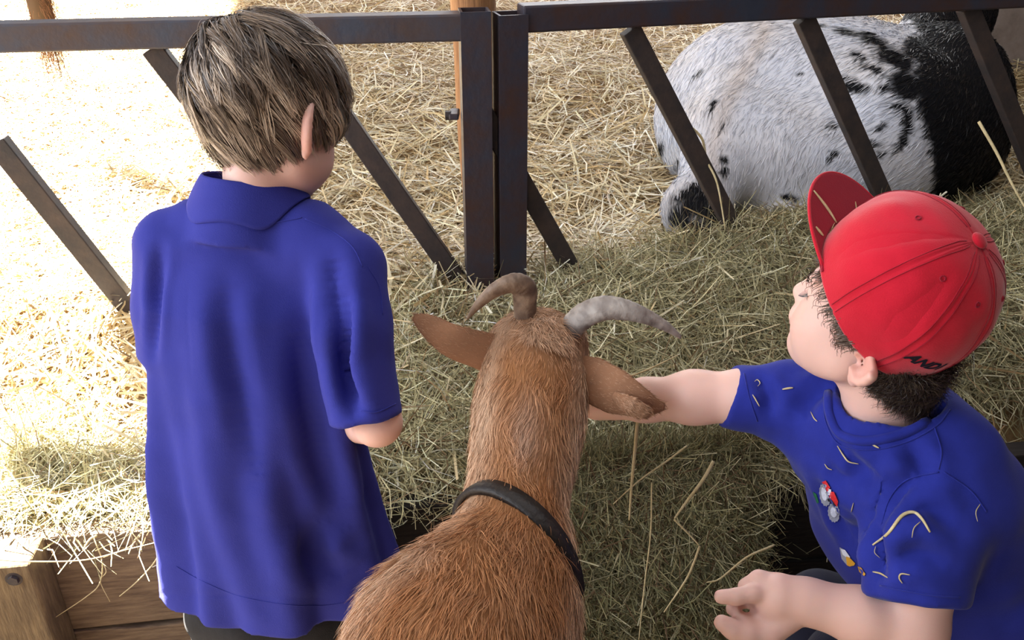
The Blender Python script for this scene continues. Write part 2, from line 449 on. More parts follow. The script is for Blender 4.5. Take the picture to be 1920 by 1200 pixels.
# bedding relief
def S_of(x, y): return (x - B0[0]) * nb[0] + (y - B0[1]) * nb[1]
def A_of(x, y): return (x - B0[0]) * gb[0] + (y - B0[1]) * gb[1]
def bed_h(a, s):
    """height of bedding at along-board a and distance s behind the board face"""
    h = np.interp(s, [-.05, .03, .12, .3, .5, .75, 1.0, 3.5, 6.5], [ZB-.03, ZB-.02, ZB+.03, ZB+.12, ZB+.21, ZB+.19, ZB+.17, ZB+.36, ZB+.62])
    right = 1 / (1 + np.exp(-(a - .30) / .12))
    h = h + right * .07 * np.exp(-((s - .25) / .22) ** 2) + right * .0 * np.exp(-((s - .62) / .12) ** 2)
    h = h + .05 * np.exp(-(((a - .95) / .3) ** 2 + ((s - .55) / .15) ** 2)) - .05 * np.exp(-(((a - .55) / .28) ** 2 + ((s - .85) / .2) ** 2))
    h = h + .05 * np.exp(-(((a - .05) / .12) ** 2 + ((s - .42) / .1) ** 2))
    h = h - .12 / (1 + np.exp(-(a - .84) / .03)) * np.clip((.2 - s) / .12, 0, 1)
    X = np.stack([a, s, 0 * a], -1)
    k = np.clip((s - .05) * 5, 0, 1)
    h = h + k * (.018 * vnoise(X, 9, 3) + .010 * vnoise(X, 22, 4)) + .05 * vnoise(X, 2.4, 5) * np.clip((s - .8), 0, 1)
    return h
def bed_pos(a, s, dz=0):
    h = bed_h(a, s) + dz
    return np.stack([B0[0] + gb[0] * a + nb[0] * s, B0[1] + gb[1] * a + nb[1] * s, h], -1)

aa = np.arange(-3.4, 4.2, .04); ss = np.concatenate([[-.0], np.arange(.03, 1.2, .03), np.arange(1.2, 6.6, .08)])
Ag, Sg = np.meshgrid(aa, ss, indexing='ij')
V = bed_pos(Ag, Sg, -.012).reshape(-1, 3); ns = len(ss)
ii, jj = np.meshgrid(np.arange(len(aa)-1), np.arange(ns-1), indexing='ij'); q0 = (ii * ns + jj).ravel()
me = raw_mesh('bedding', V, np.stack([q0, q0 + ns, q0 + ns + 1, q0 + 1], 1))
bedding = thing('straw_bedding', (0, 2.5, 0), 'deep bed of loose golden straw filling the pen behind the metal gates', 'straw', kind='stuff')
o = link('matted_base', me, M['bed'], bedding); o['kind'] = 'stuff'

def strands_on(a, s, ln, wd, nseg, bend, tilt, zoff, colors, az=None, posf=bed_pos):
    n = len(a); e = .02
    p = posf(a, s); na = posf(a + e, s) - p; nsv = posf(a, s + e) - p
    nr = nrm(np.cross(na, nsv)); nr *= np.sign(nr[:, 2:3])
    th = rng.random(n) * 2 * math.pi if az is None else az
    t = nrm(na); b = np.cross(nr, t)
    d = nrm(np.cos(th)[:, None] * t + np.sin(th)[:, None] * b + nr * (rng.normal(size=n) * tilt)[:, None])
    sd = nrm(np.cross(d, nr))
    ts = np.linspace(-.5, .5, nseg + 1)
    b1 = rng.normal(size=n) * bend; b2 = rng.normal(size=n) * bend * .5
    P0 = p + nr * zoff[:, None]
    pts = P0[:, None] + ln[:, None, None] * (ts[None, :, None] * d[:, None] + (ts ** 2)[None, :, None] * (b1[:, None] * sd)[:, None] * 2 + (ts ** 2)[None, :, None] * (b2[:, None] * nr)[:, None] * 2)
    if nseg == 2:   # kinked stem
        pts[:, 1] += (rng.normal(size=(n, 1)) * .04 * ln[:, None]) * sd
    side = nrm(sd + rng.normal(size=(n, 1)) * .45 * nr)
    W = wd[:, None] * np.ones((1, nseg + 1)); W[:, -1] *= .45; W[:, 0] *= .8
    C = colors[:, None] * (1 + .12 * rng.normal(size=(n, nseg + 1, 1)))
    return pts, W, np.broadcast_to(side[:, None], pts.shape), np.clip(C, .005, .95)

def palette(n, cols, wts):
    c = np.array(cols)[rng.choice(len(cols), n, p=np.array(wts) / sum(wts))]
    return c * rng.uniform(.75, 1.2, (n, 1))
def scatter(n, a0, a1, s0, s1, keep):
    A = []; S = []; tot = 0
    while tot < n:
        a = rng.uniform(a0, a1, n); s = rng.uniform(s0, s1, n)
        k = rng.random(n) < keep(a, s); A.append(a[k]); S.append(s[k]); tot += k.sum()
    return np.concatenate(A)[:n], np.concatenate(S)[:n]

def vis(a, s):
    x = B0[0] + gb[0] * a + nb[0] * s; y = B0[1] + gb[1] * a + nb[1] * s
    dep = y * cp + 1.0 * sp
    return x, np.where(np.abs(x) < .58 * dep + .35, 1, .08), dep
# golden straw in the pen
def k_pen(a, s):
    x, v, dep = vis(a, s); return v * np.clip((2.1 / dep) ** 2, 0, 1) * np.clip((s - .1) / .3, 0, 1) * np.where((a > .35) & (s < .55), .25, 1)
n = 62000
a, s = scatter(n, -3.3, 4, .08, 6.3, k_pen)
cols = palette(n, [(.64, .51, .29), (.80, .71, .48), (.52, .38, .19), (.90, .86, .70), (.26, .17, .08)], [3, 3, 2, 1.6, .8])
R1 = strands_on(a, s, rng.uniform(.06, .25, n), rng.uniform(.0022, .0062, n) * np.where(rng.random(n) < .1, 1.35, 1), 2, .14, .24, rng.uniform(-.012, .045, n), cols)
o = link('straw_stem_litter', ribbons('straw', *R1), M['straw'], bedding); o['kind'] = 'stuff'

# finer greenish hay in the trough strip along the boards and the gates
hayt = thing('hay_in_trough', B0 + nb * .2, 'loose greenish hay lying along the inside of the wooden boards in front of the gates', 'hay', kind='stuff')
def k_tr(a, s):
    x, v, dep = vis(a, s)
    lim = np.interp(a, [-1, -.35, 0, .3, .6, .9], [.22, .28, .40, .50, .62, .85]) + .06 * np.sin(a * 17)
    return v * np.clip((lim - s) / .15, 0, 1) * np.where((a < .15) & (s < .07), .12, 1) * np.where((a > .80) & (s < .14), .04, 1)
n = 62000
a, s = scatter(n, -1.3, 1.9, .0, .95, k_tr)
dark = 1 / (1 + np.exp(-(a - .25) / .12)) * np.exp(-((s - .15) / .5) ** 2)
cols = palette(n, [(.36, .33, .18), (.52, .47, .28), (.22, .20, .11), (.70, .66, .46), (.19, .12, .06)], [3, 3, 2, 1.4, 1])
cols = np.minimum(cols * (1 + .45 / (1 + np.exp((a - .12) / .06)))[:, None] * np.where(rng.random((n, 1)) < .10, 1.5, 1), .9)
R2 = strands_on(a, s, rng.uniform(.05, .21, n), rng.uniform(.0010, .0030, n), 4, .42, .30, rng.uniform(-.01, .045, n), cols)
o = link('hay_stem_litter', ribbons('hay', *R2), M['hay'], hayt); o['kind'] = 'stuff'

# hay spilling over the front of the boards on the right
SPA0, SPA1 = .27, .66
def sp_pos(a, t, dz=0):
    """t 0..1 from the top of the boards down the front to the floor"""
    wgt = np.clip((a - .18) / .10, 0, 1) * np.clip((.74 - a) / .12, 0, 1)
    wgt = wgt * wgt * (3 - 2 * wgt)
    X = np.stack([a, t, 0 * a], -1)
    out = (.05 + .30 * np.clip(t, 0, 1.2) ** .8) * wgt + .02 * vnoise(X, 11, 8) * wgt
    s = .06 - out - .04 * np.clip(t * 3, 0, 1) * wgt
    z = ZB + .06 - t * (ZB + .08)
    z = z + .03 * vnoise(X, 8, 9) * np.clip(t, 0, 1)
    return np.stack([B0[0] + gb[0] * a + nb[0] * s, B0[1] + gb[1] * a + nb[1] * s, np.maximum(z, .005)], -1)
spill = thing('hay_heap', B0 + gb * .45 - nb * .15 - np.array([0, 0, ZB]), 'dull green hay heap spilling down the front of the boards between goat and red-capped child', 'hay', kind='stuff')
aa = np.linspace(.15, .78, 50); tt = np.linspace(-.05, 1.0, 40)
Ag, Tg = np.meshgrid(aa, tt, indexing='ij'); V = sp_pos(Ag, Tg).reshape(-1, 3); ns = len(tt)
ii, jj = np.meshgrid(np.arange(len(aa)-1), np.arange(ns-1), indexing='ij'); q0 = (ii * ns + jj).ravel()
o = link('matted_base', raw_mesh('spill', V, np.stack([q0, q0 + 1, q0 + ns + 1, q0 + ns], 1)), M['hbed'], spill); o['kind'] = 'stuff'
n = 34000
a = rng.uniform(.17, .76, n); t = rng.uniform(-.05, 1, n)
p = sp_pos(a, t); na = nrm(sp_pos(a + .02, t) - p); nt_ = nrm(sp_pos(a, t + .02) - p); nr = nrm(np.cross(nt_, na)); nr *= -np.sign(nr[:, 1:2] + 1e-9)
th = rng.normal(size=n) * .75 + math.pi / 2
d = nrm(np.cos(th)[:, None] * na + np.sin(th)[:, None] * nt_ + nr * rng.normal(size=(n, 1)) * .3)
sd = nrm(np.cross(d, nr)); ln = rng.uniform(.04, .16, n); ts = np.linspace(-.5, .5, 5)
b1 = rng.normal(size=n) * .45; b2 = rng.normal(size=n) * .3
pts = (p + nr * rng.uniform(-.005, .035, (n, 1)))[:, None] + ln[:, None, None] * (ts[None, :, None] * d[:, None] + 2 * (ts ** 2)[None, :, None] * (b1[:, None] * sd + b2[:, None] * nr)[:, None])
pts[..., 2] = np.maximum(pts[..., 2], .004)
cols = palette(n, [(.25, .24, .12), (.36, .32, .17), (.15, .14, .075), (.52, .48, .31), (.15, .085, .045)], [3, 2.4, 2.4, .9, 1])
W = rng.uniform(.0008, .002, (n, 1)) * np.ones((1, 5))
C = np.broadcast_to(cols[:, None], (n, 5, 3))
side = nrm(sd + rng.normal(size=(n, 1)) * .5 * nr)
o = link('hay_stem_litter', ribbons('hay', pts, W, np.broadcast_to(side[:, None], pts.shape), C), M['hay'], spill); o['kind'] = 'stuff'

# ------------------------------------------------------------------ wooden boards of the trough
br = thing('board_barrier', (B0[0], B0[1], 0), 'low weathered wooden plank barrier holding back the hay', 'barrier')
def plank(a0, a1, z0, z1, s0, th, seed, pm='wood'):
    nx, nz = 40, 6
    r = np.random.default_rng(seed); bm = bmesh.new()
    L = a1 - a0
    box_bm(bm, (0, 0, 0), (L, th, z1 - z0), None, .004, 2)
    bmesh.ops.subdivide_edges(bm, edges=[e for e in bm.edges if abs(e.verts[0].co.x - e.verts[1].co.x) > L * .5], cuts=nx)
    ph = r.random(4) * 6
    for v in bm.verts:
        x = v.co.x
        if v.co.z > 0: v.co.z += .003 * math.sin(x * 9 + ph[0]) + .002 * math.sin(x * 31 + ph[1]) + .001 * math.sin(x * 83 + ph[3])
        v.co.y += .002 * math.sin(x * 5 + ph[2])
        c = B0 + gb * ((a0 + a1) / 2 + v.co.x) + nb * (s0 + v.co.y)
        v.co = Vector((c[0], c[1], (z0 + z1) / 2 + v.co.z))
    return bm_obj('plank', bm, M[pm], br)
for z0_, z1_ in ((.225, 0), (.44, .235)):
    plank(-1.6, -.28, ZB - z0_, ZB - z1_, .024, .045, 1 + int(z0_ * 9))
    plank(-.277, .60, ZB - z0_, ZB - z1_, .025, .045, 11 + int(z0_ * 9), 'shade_darkwood')  # continues the left boards, with their shade put into the colour
    plank(.603, 2.2, ZB - z0_, ZB - z1_ - .003, .024, .045, 21 + int(z0_ * 9), 'shade_darkwood')
pa = A_of(*on_plane(40, 1050, B0, PB, -.03)[:2])
for nm, a0, lab in (('post', pa - .03, None), ('post', 1.45, None)):
    c = B0 + gb * a0 - nb * .035
    bm = bmesh.new(); R = Matrix(((gb[0], nb[0], 0), (gb[1], nb[1], 0), (0, 0, 1)))
    box_bm(bm, (c[0], c[1], (ZB + .008) / 2), (.125, .075, ZB + .008), R, .006, 3)
    po = bm_obj(nm, bm, M['woodpost'], br)
    bm = bmesh.new(); bb = on_plane(25, 1088, B0, PB, -.075) if a0 < 0 else c - nb * .038
    Rb = Matrix.Rotation(math.radians(90), 3, 'X')
    rr = bmesh.ops.create_cone(bm, segments=6, radius1=.010, radius2=.009, depth=.008, cap_ends=True)
    for v in rr['verts']: v.co = R @ (Rb @ v.co) + Vector(bb)
    rr = bmesh.ops.create_cone(bm, segments=20, radius1=.014, radius2=.014, depth=.002, cap_ends=True)
    for v in rr['verts']: v.co = R @ (Rb @ v.co) + Vector(bb) + Vector(nb) * .003
    bm_obj('bolt', bm, M['bar'], po)

# ------------------------------------------------------------------ gates
def gate(name, phi, label, posts, rail, bars, rm):
    g = np.array([math.cos(phi), math.sin(phi), 0]); nn = np.array([-math.sin(phi), math.cos(phi), 0])
    root = thing(name, (G0[0], G0[1], ZB), label, 'gate')
    zt = on_plane(rail[0][0], rail[0][1], G0, phi)[2]
    a = on_plane(rail[0][0], rail[0][1], G0, phi); b = on_plane(rail[1][0], rail[1][1], G0, phi)
    m_ = (a[2] + b[2]) / 2; a[2] = b[2] = m_
    bar_between('rail', a, b, .05, .05, rm, root, (0, 0, 1), .004)
    for (u, v) in posts:
        t = on_plane(u, v, G0, phi)
        bar_between('post', (t[0], t[1], ZB - .1), t, .058, .058, M['metal'], root, g, hollow=True)
    for (u0, v0, u1, v1) in bars:
        a = on_plane(u0, v0, G0, phi, .0); b = on_plane(u1, v1, G0, phi, .0)
        dd = (b - a)
        for _k in range(40):
            if b[2] < bed_h(A_of(b[0], b[1]), S_of(b[0], b[1])) - .05: break
            b = b + dd * .03
        b = b + 0; a = a + nn * .004; b = b + nn * .004
        bar_between('slanted_bar', a, b, .040, .028, M['bar'], root, g, .002)
    return root
gate('feeding_gate', PG1, 'rusty steel feeding gate with slanting bars behind the blond child', [(889, 18)], [(-420, 82), (868, 45)],
     [(-8, 265, 172, 490), (285, 90, 470, 330), (545, 78, 700, 300)], M['metal_l'])
gate('feeding_gate', PG2, 'dark steel feeding gate with slanting bars in front of the spotted calf', [(956, 24)], [(975, 47), (2260, -37)],
     [(1182, 55, 1372, 420), (1508, 34, 1655, 365), (1815, 12, 1945, 330), (905, 210, 1078, 515)], M['metal'])

# timber pole behind the pair of steel posts
q = on_plane(893, 10, G0, PG1, .13); zt = RZ
path = np.array([[q[0] + .012 * math.sin(z * 3), q[1] + .008 * math.cos(z * 2.2), z] for z in np.linspace(ZB - .3, zt, 30)])
pole = thing('timber_pole', (q[0], q[1], ZB), 'round orange-brown timber pole standing behind the two steel posts', 'pole')
me = tube_mesh('pole', path, .047 + .002 * np.sin(np.arange(30) * 1.7), 28, side=(1, 0, 0)); link('shaft', me, M['woodpole'], pole)
bq = on_plane(852, 214, G0, PG1, .06)
bm = bmesh.new(); box_bm(bm, bq, (.02, .05, .013), None, .003); bm_obj('bracket', bm, M['metal'], pole)
bm = bmesh.new(); rr = bmesh.ops.create_cone(bm, segments=6, radius1=.010, radius2=.010, depth=.012, cap_ends=True)
for v in rr['verts']: v.co = Matrix.Rotation(math.radians(90), 3, 'Y') @ v.co + Vector(bq) + Vector((-.012, -.01, 0))
bm_obj('nut', bm, M['bar'], pole)

# frayed hanging bundle far left, likely an animal tail; core added up to ceiling
rq = P(86, 60, 2.6)
fibre_bundle = thing('hanging_fibres', (rq[0], rq[1], rq[2] - .2), 'thick dark brown tail-like bundle of fibres with frayed wispy ends hanging behind the rail', 'fibre_bundle')
zz = np.linspace(rq[2] + .02, RZ, 24)
path = np.array([[rq[0] - .006 * (z - rq[2]), rq[1], z] for z in zz])
dk = lambda V: np.broadcast_to(np.array([.05, .028, .015]), V.shape)
link('strand_core', tube_mesh('fibre_bundle', path, .030 + .003 * np.sin(np.arange(24) * 2.4), 12, side=(1, 0, 0), colf=dk), M['fibre_bundle'], fibre_bundle)
n = 1500
th = rng.random(n) * 6.28; rr_ = .030 * np.sqrt(rng.uniform(.6, 1, n)); z0 = rng.uniform(rq[2] - .02, rq[2] + .35, n)
ln = np.where(rng.random(n) < .25, rng.uniform(.08, .24, n), rng.uniform(.03, .10, n)); ts = np.linspace(0, 1, 6)
st = np.stack([rq[0] + rr_ * np.cos(th), rq[1] + rr_ * np.sin(th), z0], 1)
grp = rng.integers(0, 5, n); off = np.array([-.012, .012, .022, -.004, .03])[grp]
pts = st[:, None] + np.stack([ts[None] ** 1.5 * (off + .006 * rng.normal(size=n))[:, None], 0 * ts[None] * off[:, None], -ts[None] * ln[:, None]], -1)
pts[..., 0] += .003 * np.sin(ts[None] * 9 + th[:, None])
C = np.broadcast_to(np.array([.13, .06, .03]) * rng.uniform(.4, 1.5, (n, 1, 1)), pts.shape)
W = .0016 * np.ones((n, 6)) * (1 - .7 * ts[None])
o = link('frayed_fibres', ribbons('fibres', pts, W, np.broadcast_to(np.array([1., .2, 0]), pts.shape), C), M['fibre_bundle'], fibre_bundle); o['kind'] = 'stuff'
#PART2
# ------------------------------------------------------------------ people helpers
SKIN = np.array([.72, .46, .40])
def head_frame(f, u):
    f = nrm(C2W(np.array(f, float))); u = C2W(np.array(u, float)); u = nrm(u - f * u.dot(f)); l = np.cross(u, f)
    return np.array([f, l, u])           # rows
def add_head(Fd, o, R, neck_to, neck_r=.043, k=.014, nx=0.0):
    W = lambda x, y, z: o + np.array([x, y, z]) @ R
    Fd.ell(W(-.010, 0, .030), (.091, .076, .085), R)
    Fd.ell(W(.030, 0, -.028), (.060, .058, .072), R, k=.03)
    for s in (-1, 1):
        Fd.ell(W(.050, s * .034, -.042), (.036, .030, .034), R, k=.03)
        Fd.cone(W(.015, s * .050, -.055), W(.060, s * .014, -.084), .018, .016, k=.03)
    Fd.ell(W(.071, 0, -.082), (.017, .019, .016), R, k=.02)
    Fd.cone(W(.082, 0, .012), W(.0975, 0, -.022), .008, .0105, k=.012)
    Fd.ell(W(.0985, 0, -.0265), (.0105, .0105, .009), R, k=.008)
    for s in (-1, 1):
        Fd.ell(W(.092, s * .0105, -.030), (.008, .006, .006), R, k=.006)
        Fd.ell(W(.097, s * .030, .000), (.018, .014, .011), R, k=.012, sub=True)
        Fd.ell(W(.075, s * .030, -.002), (.0125, .0125, .0125), R, k=.004)
        Fd.ell(W(.083, s * .030, .020), (.008, .020, .006), R, k=.014)
        Fd.ell(W(.1025, s * .005, -.036), (.003, .0025, .003), R, k=.002, sub=True)
    Fd.ell(W(.090, 0, -.050), (.012, .022, .010), R, k=.014)
    Fd.ell(W(.0935, 0, -.0545), (.007, .018, .0042), R, k=.004)
    Fd.ell(W(.0915, 0, -.0625), (.0072, .015, .0048), R, k=.004)
    Fd.chain([W(-.022 + nx, 0, -.03), W(-.030 + nx, 0, -.085), neck_to], [.05 - nx * .3, neck_r, neck_r + .004], k=.025)
def add_ear(Fd, o, R, s, sc=1.0, tilt=.25):
    c = o + np.array([-.006, s * .074, -.016]) @ R
    # ear frame: a = outward normal, b = ear up, c_ = ear back
    up = R[2] * math.cos(tilt) - R[0] * math.sin(tilt); bk = nrm(-R[0] * .75 + R[1] * s * .66)
    nn = nrm(np.cross(up, bk)); nn *= np.sign(nn.dot(R[1] * s)); bk = np.cross(nn, up); bk *= np.sign(bk.dot(-R[0] + .3 * s * R[1]))
    E = lambda b, u, n: c + sc * (bk * b + up * u + nn * n)
    Fd.ell(E(.012, 0, .002), (.018 * sc, .028 * sc, .0055 * sc), np.array([bk, up, nn]), k=.006)
    pts = []; 
    for a in np.linspace(-2.2, 1.9, 12)[::-1]:
        rr = 1.0
        pts.append(E(.011 + .0165 * math.cos(a) * rr, .003 + .027 * math.sin(a), .0065))
    Fd.chain(pts, [.0042 * sc] * 12, k=.003)
    Fd.ell(E(.006, -.027, .003), (.009 * sc, .009 * sc, .005 * sc), np.array([bk, up, nn]), k=.004)
    Fd.ell(E(.011, .002, .0095), (.0105 * sc, .018 * sc, .0062 * sc), np.array([bk, up, nn]), k=.003, sub=True)
    Fd.ell(E(-.003, -.004, .006), (.004 * sc, .006 * sc, .005 * sc), np.array([bk, up, nn]), k=.003)
    Fd.ell(E(.003, -.009, .009), (.006 * sc, .008 * sc, .009 * sc), np.array([bk, up, nn]), k=.003, sub=True)
def finger(Fd, pts, r0, r1, k=.004):
    n = len(pts); Fd.chain(pts, [r0 + (r1 - r0) * i / (n - 1) for i in range(n)], k=k)
def simple_hand(Fd, wrist, d, up, size=.14, side=1):
    d = nrm(np.array(d, float)); up = np.array(up, float); up = nrm(up - d * up.dot(d)); lt = np.cross(up, d) * side
    Q = lambda a, b, c: wrist + size * (d * a + lt * b + up * c)
    Fd.ell(Q(.27, 0, 0), (size * .27, size * .21, size * .09), np.array([d, np.cross(up, d), up]), k=.01)
    for i, (b, L) in enumerate(((-.17, .40), (-.06, .46), (.055, .43), (.16, .34))):
        finger(Fd, [Q(.42, b, 0), Q(.5 + L * .35, b * 1.15, .03), Q(.5 + L * .7, b * 1.2, -.04), Q(.5 + L * .9, b * 1.2, -.14)], size * .055, size * .042)
    finger(Fd, [Q(.12, -.18, -.02), Q(.3, -.34, -.06), Q(.47, -.38, -.12)], size * .065, size * .05)
def skin_col(o, R, hairmask=None, lips=True):
    def f(V):
        c = np.broadcast_to(SKIN, V.shape).copy()
        c *= (1 + .05 * vnoise(V, 40, 11))[:, None]
        q = (V - o) @ R.T
        if lips:
            d = np.linalg.norm((q - [.097, 0, -.0585]) / [.012, .020, .0085], axis=1)
            k = np.clip(1.3 - d, 0, 1)[:, None]; c = c * (1 - k) + np.array([.50, .13, .12]) * k
        for s in (-1, 1):
            d = np.linalg.norm((q - [.075, s * .04, -.035]) / .03, axis=1); k = np.clip(1 - d, 0, 1)[:, None] * .35
            c = c * (1 - k) + np.array([.62, .24, .20]) * k
            d = np.linalg.norm((q - [-.008, s * .088, -.016]) / [.03, .02, .034], axis=1); k = np.clip(1.3 - d, 0, 1)[:, None] * .5
            c = c * (1 - k) + np.array([.62, .22, .16]) * k
        if hairmask is not None:
            k = hairmask(q)[:, None]; c = c * (1 - k) + np.array([.05, .032, .02]) * k
        return np.clip(c, 0, 1)
    return f

def loft_sdf(cen, hw, ht, X_, fold=None, ends=True, pw=2.0):
    """garment body: ellipse sections along a polyline axis"""
    cen = np.array(cen, float); a, b = cen[0], cen[-1]; ax_ = b - a; L = np.linalg.norm(ax_); ax_ = ax_ / L
    X_ = np.array(X_, float); X_ = nrm(X_ - ax_ * X_.dot(ax_)); T_ = np.cross(ax_, X_)
    ws = (cen - a) @ ax_
    def f(X):
        d = X - a; w = d @ ax_
        wc = np.clip(w, 0, L)
        C = np.stack([np.interp(wc, ws, (cen - a) @ e) for e in (X_, T_)], -1)
        lx = d @ X_ - C[..., 0]; ty = d @ T_ - C[..., 1]
        A = np.interp(wc, ws, hw); B = np.interp(wc, ws, ht)
        th = np.arctan2(ty / B, lx / A)
        r = (np.abs(lx / A) ** pw + np.abs(ty / B) ** pw) ** (1 / pw)
        sd = (r - 1) * np.minimum(A, B) * (.55 + .45 * np.abs(np.sin(th)) + .35 * np.abs(np.cos(th)))
        if fold is not None: sd = sd + fold(th, wc / L)
        return np.maximum(sd, np.maximum(w - L, -w))
    r = max(max(hw), max(ht)) * 1.15
    return f, cen.min(0) - r, cen.max(0) + r, T_

def down(p, z): return np.array([p[0], p[1], z])

# ------------------------------------------------------------------ blond child seen from behind
RA = head_frame((.47, -.165, -.82), (.25, .96, -.05)); oA = P(508, 216, 1.165)
pA = thing('person', (P(515, 1180, 1.42)[0], P(515, 1180, 1.42)[1], 0), 'blond child in a blue polo shirt seen from behind, head bowed over the hay', 'person')
Fd = Field(.0032)
add_head(Fd, oA, RA, P(480, 415, 1.24), .036, nx=.034)
add_ear(Fd, oA, RA, -1, 1.05, .30); add_ear(Fd, oA, RA, 1, 1.0, .1)
Fd.chain([P(486, 415, 1.25), P(480, 520, 1.27)], [.038, .045], k=.02)
# arms bent forward over the boards
sR, eR, wR = P(650, 540, 1.19), P(708, 792, 1.165), P(640, 800, 1.36)
sL, eL, wL = P(335, 540, 1.24), P(335, 735, 1.29), P(430, 800, 1.42)
Fd.chain([P(480, 510, 1.26), sR, eR], [.042, .034, .031], k=.02); Fd.chain([eR, wR], [.031, .022], k=.01)
Fd.chain([P(470, 510, 1.26), sL, eL], [.042, .034, .031], k=.02); Fd.chain([eL, wL], [.031, .022], k=.01)
simple_hand(Fd, wR, wR - eR + np.array([0, .02, -.06]), (0, 0, 1), .13, -1)
simple_hand(Fd, wL, wL - eL + np.array([0, .02, -.06]), (0, 0, 1), .13, 1)
def scalpA(q):
    front = (q[:, 0] > .045 - .3 * np.clip(q[:, 2], -.05, .1)) & (q[:, 2] < .07)
    m = (q[:, 2] > -.055) & ~front & ~((np.abs(q[:, 1]) > .05) & (q[:, 2] < .01) & (q[:, 0] > -.035)) & (np.abs(q[:, 1]) < .085)
    return m.astype(float)
link('body', Fd.build('body', skin_col(oA, RA, scalpA)), M['skin'], pA)

# hair: locks marched over the skull, then falling free
def make_locks(name, o, R, nclump, per, colf, parent):
    c0 = np.array([-.014, 0, .030]); rad = np.array([.100, .081, .090])
    crown = nrm(np.array([-.45, .25, .86]))
    G = []
    S = 13
    while len(G) < nclump:
        q = nrm(rng.normal(size=3)); p = q * rad
        pl = c0 + p
        if pl[2] < (-.070 if pl[0] < -.02 else -.045) or (pl[0] > .055 - .25 * pl[2] and pl[2] < .055): continue
        if abs(pl[1]) > .05 and pl[2] < .02 and pl[0] > -.045: continue
        G.append(q)
    G = np.array(G); N = len(G)
    g = R @ np.array([0, 0, -1.0])                        # gravity in head frame
    layer = rng.uniform(0, 1, N) ** .8
    swirl = rng.normal(1.0, .45, N); 
    toc = np.linalg.norm(G - crown, axis=1)
    L = np.where(toc < .9, rng.uniform(.085, .13, N), rng.uniform(.055, .10, N))
    low = G[:, 2] < -.1; L = np.where(low, rng.uniform(.065, .115, N), L)
    pts = np.zeros((N, S, 3)); cur = G * rad * 1.0
    pts[:, 0] = cur; step = (L / (S - 1))[:, None]
    dirv = None; wig = rng.normal(size=(N, 3)) * .35; ph = rng.random(N) * 6.28
    for i in range(1, S):
        t = i / (S - 1)
        n_ = nrm(cur / rad ** 2)
        away = nrm(cur) - crown; away = nrm(away - n_ * (away * n_).sum(1, keepdims=True))
        sw = np.cross(n_, away)
        d = away + sw * (swirl * math.sin(2.2 * t + .2))[:, None] + wig * .6 + g * (.35 + 1.0 * t)
        tip = 1.0 if t > .65 else 0
        d = nrm(d - n_ * (d * n_).sum(1, keepdims=True) * (1 - .15 * tip))
        cur = cur + d * step
        rr = np.linalg.norm(cur / rad, axis=1)
        target = 1 + .03 + (.03 + .13 * layer) * math.sin(min(t * 1.9, 1.57)) + .025 * np.sin(t * 5 + ph) * t
        below = np.clip((-cur[:, 2] - .055) / .03, 0, 1)       # past the nape: stop hugging the skull
        sc = (target / rr); sc = 1 + (sc - 1) * (1 - below)
        cur = cur * sc[:, None]
        cur = cur + (g * .35 * step + nrm(cur * [1, 1, 0]) * step * .15) * below[:, None]
        pts[:, i] = cur
    # strands of every lock
    A = np.repeat(pts, per, 0); n = len(A); ts = np.linspace(0, 1, S)
    off = rng.normal(size=(n, 3)) * .0060
    spread = (1.15 - .93 * ts ** .9)[None, :, None]
    nA = nrm(A / rad ** 2)
    off = off[:, None] - nA * (off[:, None] * nA).sum(-1, keepdims=True) * .6
    A = A + off * spread + (rng.normal(size=(n, 1, 3)) * .0022) * ts[None, :, None] ** 2
    A += .0012 * np.sin(ts[None, :, None] * 7 + rng.random((n, 1, 3)) * 6.28)
    keep = rng.uniform(.72, 1, n)                              # uneven ends
    A = np.stack([np.stack([np.interp(ts * 1.0, ts, A[j, :, k]) for k in range(3)], -1) for j in range(0)]) if False else A
    T = nrm(np.gradient(A, axis=1)); side = nrm(np.cross(T, nA) + .35 * rng.normal(size=(n, 1, 3)))
    W = .00125 * rng.uniform(.6, 1.3, (n, 1)) * (1 - .8 * ts[None] ** 3)
    lock = np.repeat(rng.uniform(0, 1, N), per)
    lay = np.repeat(layer, per)
    C = colf(lock, lay, ts, n)
    Wp = (A + c0) @ R + o
    Sd = side @ R
    oo = link(name, ribbons(name, Wp, W, Sd, C), M['hair'], parent); oo['kind'] = 'stuff'
    return oo
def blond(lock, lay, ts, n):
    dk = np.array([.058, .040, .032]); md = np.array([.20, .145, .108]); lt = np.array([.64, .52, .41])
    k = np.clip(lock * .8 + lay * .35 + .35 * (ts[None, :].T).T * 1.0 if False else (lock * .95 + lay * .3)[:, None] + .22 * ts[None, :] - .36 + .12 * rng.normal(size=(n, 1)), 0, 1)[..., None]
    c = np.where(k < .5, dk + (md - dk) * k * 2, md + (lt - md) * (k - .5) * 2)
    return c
make_locks('hair', oA, RA, 620, 42, blond, pA)

